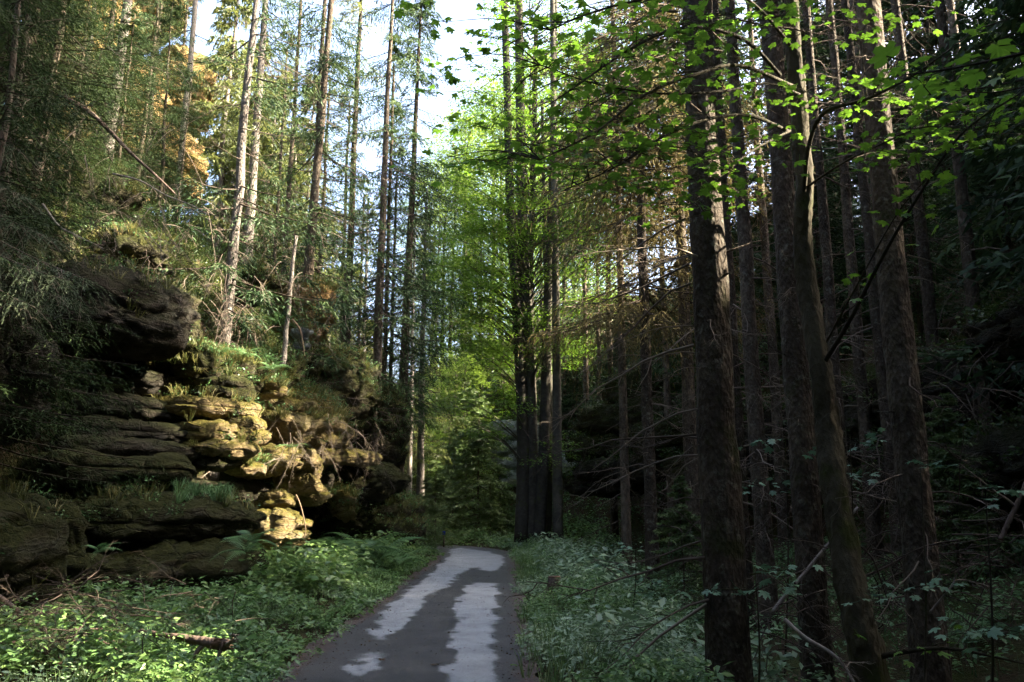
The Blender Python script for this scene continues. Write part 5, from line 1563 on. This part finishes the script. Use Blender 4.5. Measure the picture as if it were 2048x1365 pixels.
# overhanging spruce bough at the left edge
o0 = P(-160, 380, 9.4)
bough = thing('spruce_bough', 'grey green spruce bough drooping over the dark hollow at the left edge', 'branch', tuple(o0))
s, w = Soup(), Soup(); rr = np.random.default_rng(63)
for (a, b, c, d, Y) in [(-160, 380, 175, 560, 9.3), (-160, 420, 130, 560, 9.0), (-160, 470, 60, 610, 8.9), (-160, 330, 110, 480, 9.6), (-160, 480, 150, 600, 9.6), (-160, 250, 60, 400, 9.8), (-160, 200, 40, 300, 10)]:
    A, B = P(a, b, Y + .5) - o0, P(c, d, Y) - o0
    L = np.linalg.norm((B - A)[:2]); out = np.array([*(B - A)[:2] / L, 0])
    dz = (B - A)[2] / L
    spray(s, A[None], out[None], np.array([L]), rr, -dz + .15, .15, 60, 16, .34, 1.0, .055, .012, .3, .4)
    stems(w, A[None], out[None], np.array([L]), rr, [-dz + .15], [.15], .016, 10)
    for k in range(16):
        t_ = rr.uniform(.35, 1)
        q = A + out * L * t_; q[2] += L * ((dz - .15) * t_ + .15 * t_ * t_)
        bare_branch(w, q, out * .5 + np.array([rr.normal(), rr.normal(), -.8]), rr.uniform(.2, .5), rr, .006, .4, 6, .7)
o = link('needles', s.mesh('needles', [M['spruce_bough']]), bough); o['kind'] = 'stuff'
o = link('twigs', w.mesh('twigs', [M['twig']]), bough); o['kind'] = 'stuff'

# stump on the right verge, blue marker at the bend, yellow flowers, fallen leaves on the road
x = x_at(1108, 14.6, .2); z = H(x, 14.6)
st = thing('tree_stump', 'small cut tree stump among the right verge herbs', 'stump', (x, 14.6, z))
s = Soup(); s.add(*tube(np.array([(0, 0, -.1), (0, 0, .1), (.01, 0, .34)]), [.16, .12, .11], 12)); link('stump', s.mesh('stump', [M['bark']], True), st)
s = Soup(); s.add(*tube(np.array([(.01, 0, .342), (.01, 0, .36)]), [.112, .108], 12)); link('cut_face', s.mesh('cut_face', [M['cutwood']]), st)
x = x_at(888, 31.6, .6); z = H(x, 31.6)
mk = thing('trail_marker', 'tiny bright blue marker in the thicket left of the bend', 'marker', (x, 31.6, z))
s = Soup(); s.add(*tube(np.array([(0, 0, -.2), (0, 0, .62)]), [.03, .028], 8)); link('post', s.mesh('post', [M['deadwood']]), mk)
bx = np.array([(a, b, c) for a in (-.06, .06) for b in (-.045, -.03) for c in (.50, .64)], float)
s = Soup(); s.add(bx, [(0, 1, 3), (0, 3, 2), (4, 6, 7), (4, 7, 5), (0, 4, 5), (0, 5, 1), (2, 3, 7), (2, 7, 6), (0, 2, 6), (0, 6, 4), (1, 5, 7), (1, 7, 3)])
link('plate', s.mesh('plate', [M['blue']]), mk)
for k, (px, py, Y) in enumerate([(1216, 1270, 10.2), (1225, 1274, 10.1), (1255, 1298, 9.6)]):
    p = P(px, py, Y)
    g = H(p[0], p[1])
    fl = thing('yellow_flower', 'small yellow flower in the dark grass patch of the right verge', 'flower', (p[0], p[1], g), group='yellow flowers')
    hh = max(.3, p[2] - g)
    s = Soup(); s.add(*tube(np.array([(0, 0, -.02), (.01, 0, hh)]), [.004, .003], 4)); link('stalk', s.mesh('stalk', [M['fern']]), fl)
    aa = np.linspace(0, 6.283, 6, endpoint=False)
    s = Soup(); s.add(*leaf_quads(np.tile([.01, 0, hh], (6, 1)), np.c_[np.cos(aa), np.sin(aa), 0 * aa + .4], .035, .02, rr, np.full(6, .5)))
    link('petals', s.mesh('petals', [M['yellow']]), fl)
for k, (px, py) in enumerate([(1028, 1342), (872, 1340), (655, 1208), (760, 1330)]):
    w_ = px_poly_world([(px, py)])[0]
    o = link('fallen_leaf', LEAVES[k % 5].copy(), loc=(w_[0], w_[1], .06), rot=(.1, .1, k * 1.7), scale=(.13, .13, .13))
    o.data.materials[0] = M['litter'] if k else M['maple']
    tag(o, ['green fallen leaf on the right edge of the road', 'brown fallen leaf in the middle of the road', 'brown fallen leaf at the left road edge', 'brown fallen leaf beside the small pale patch'][k], 'leaf')
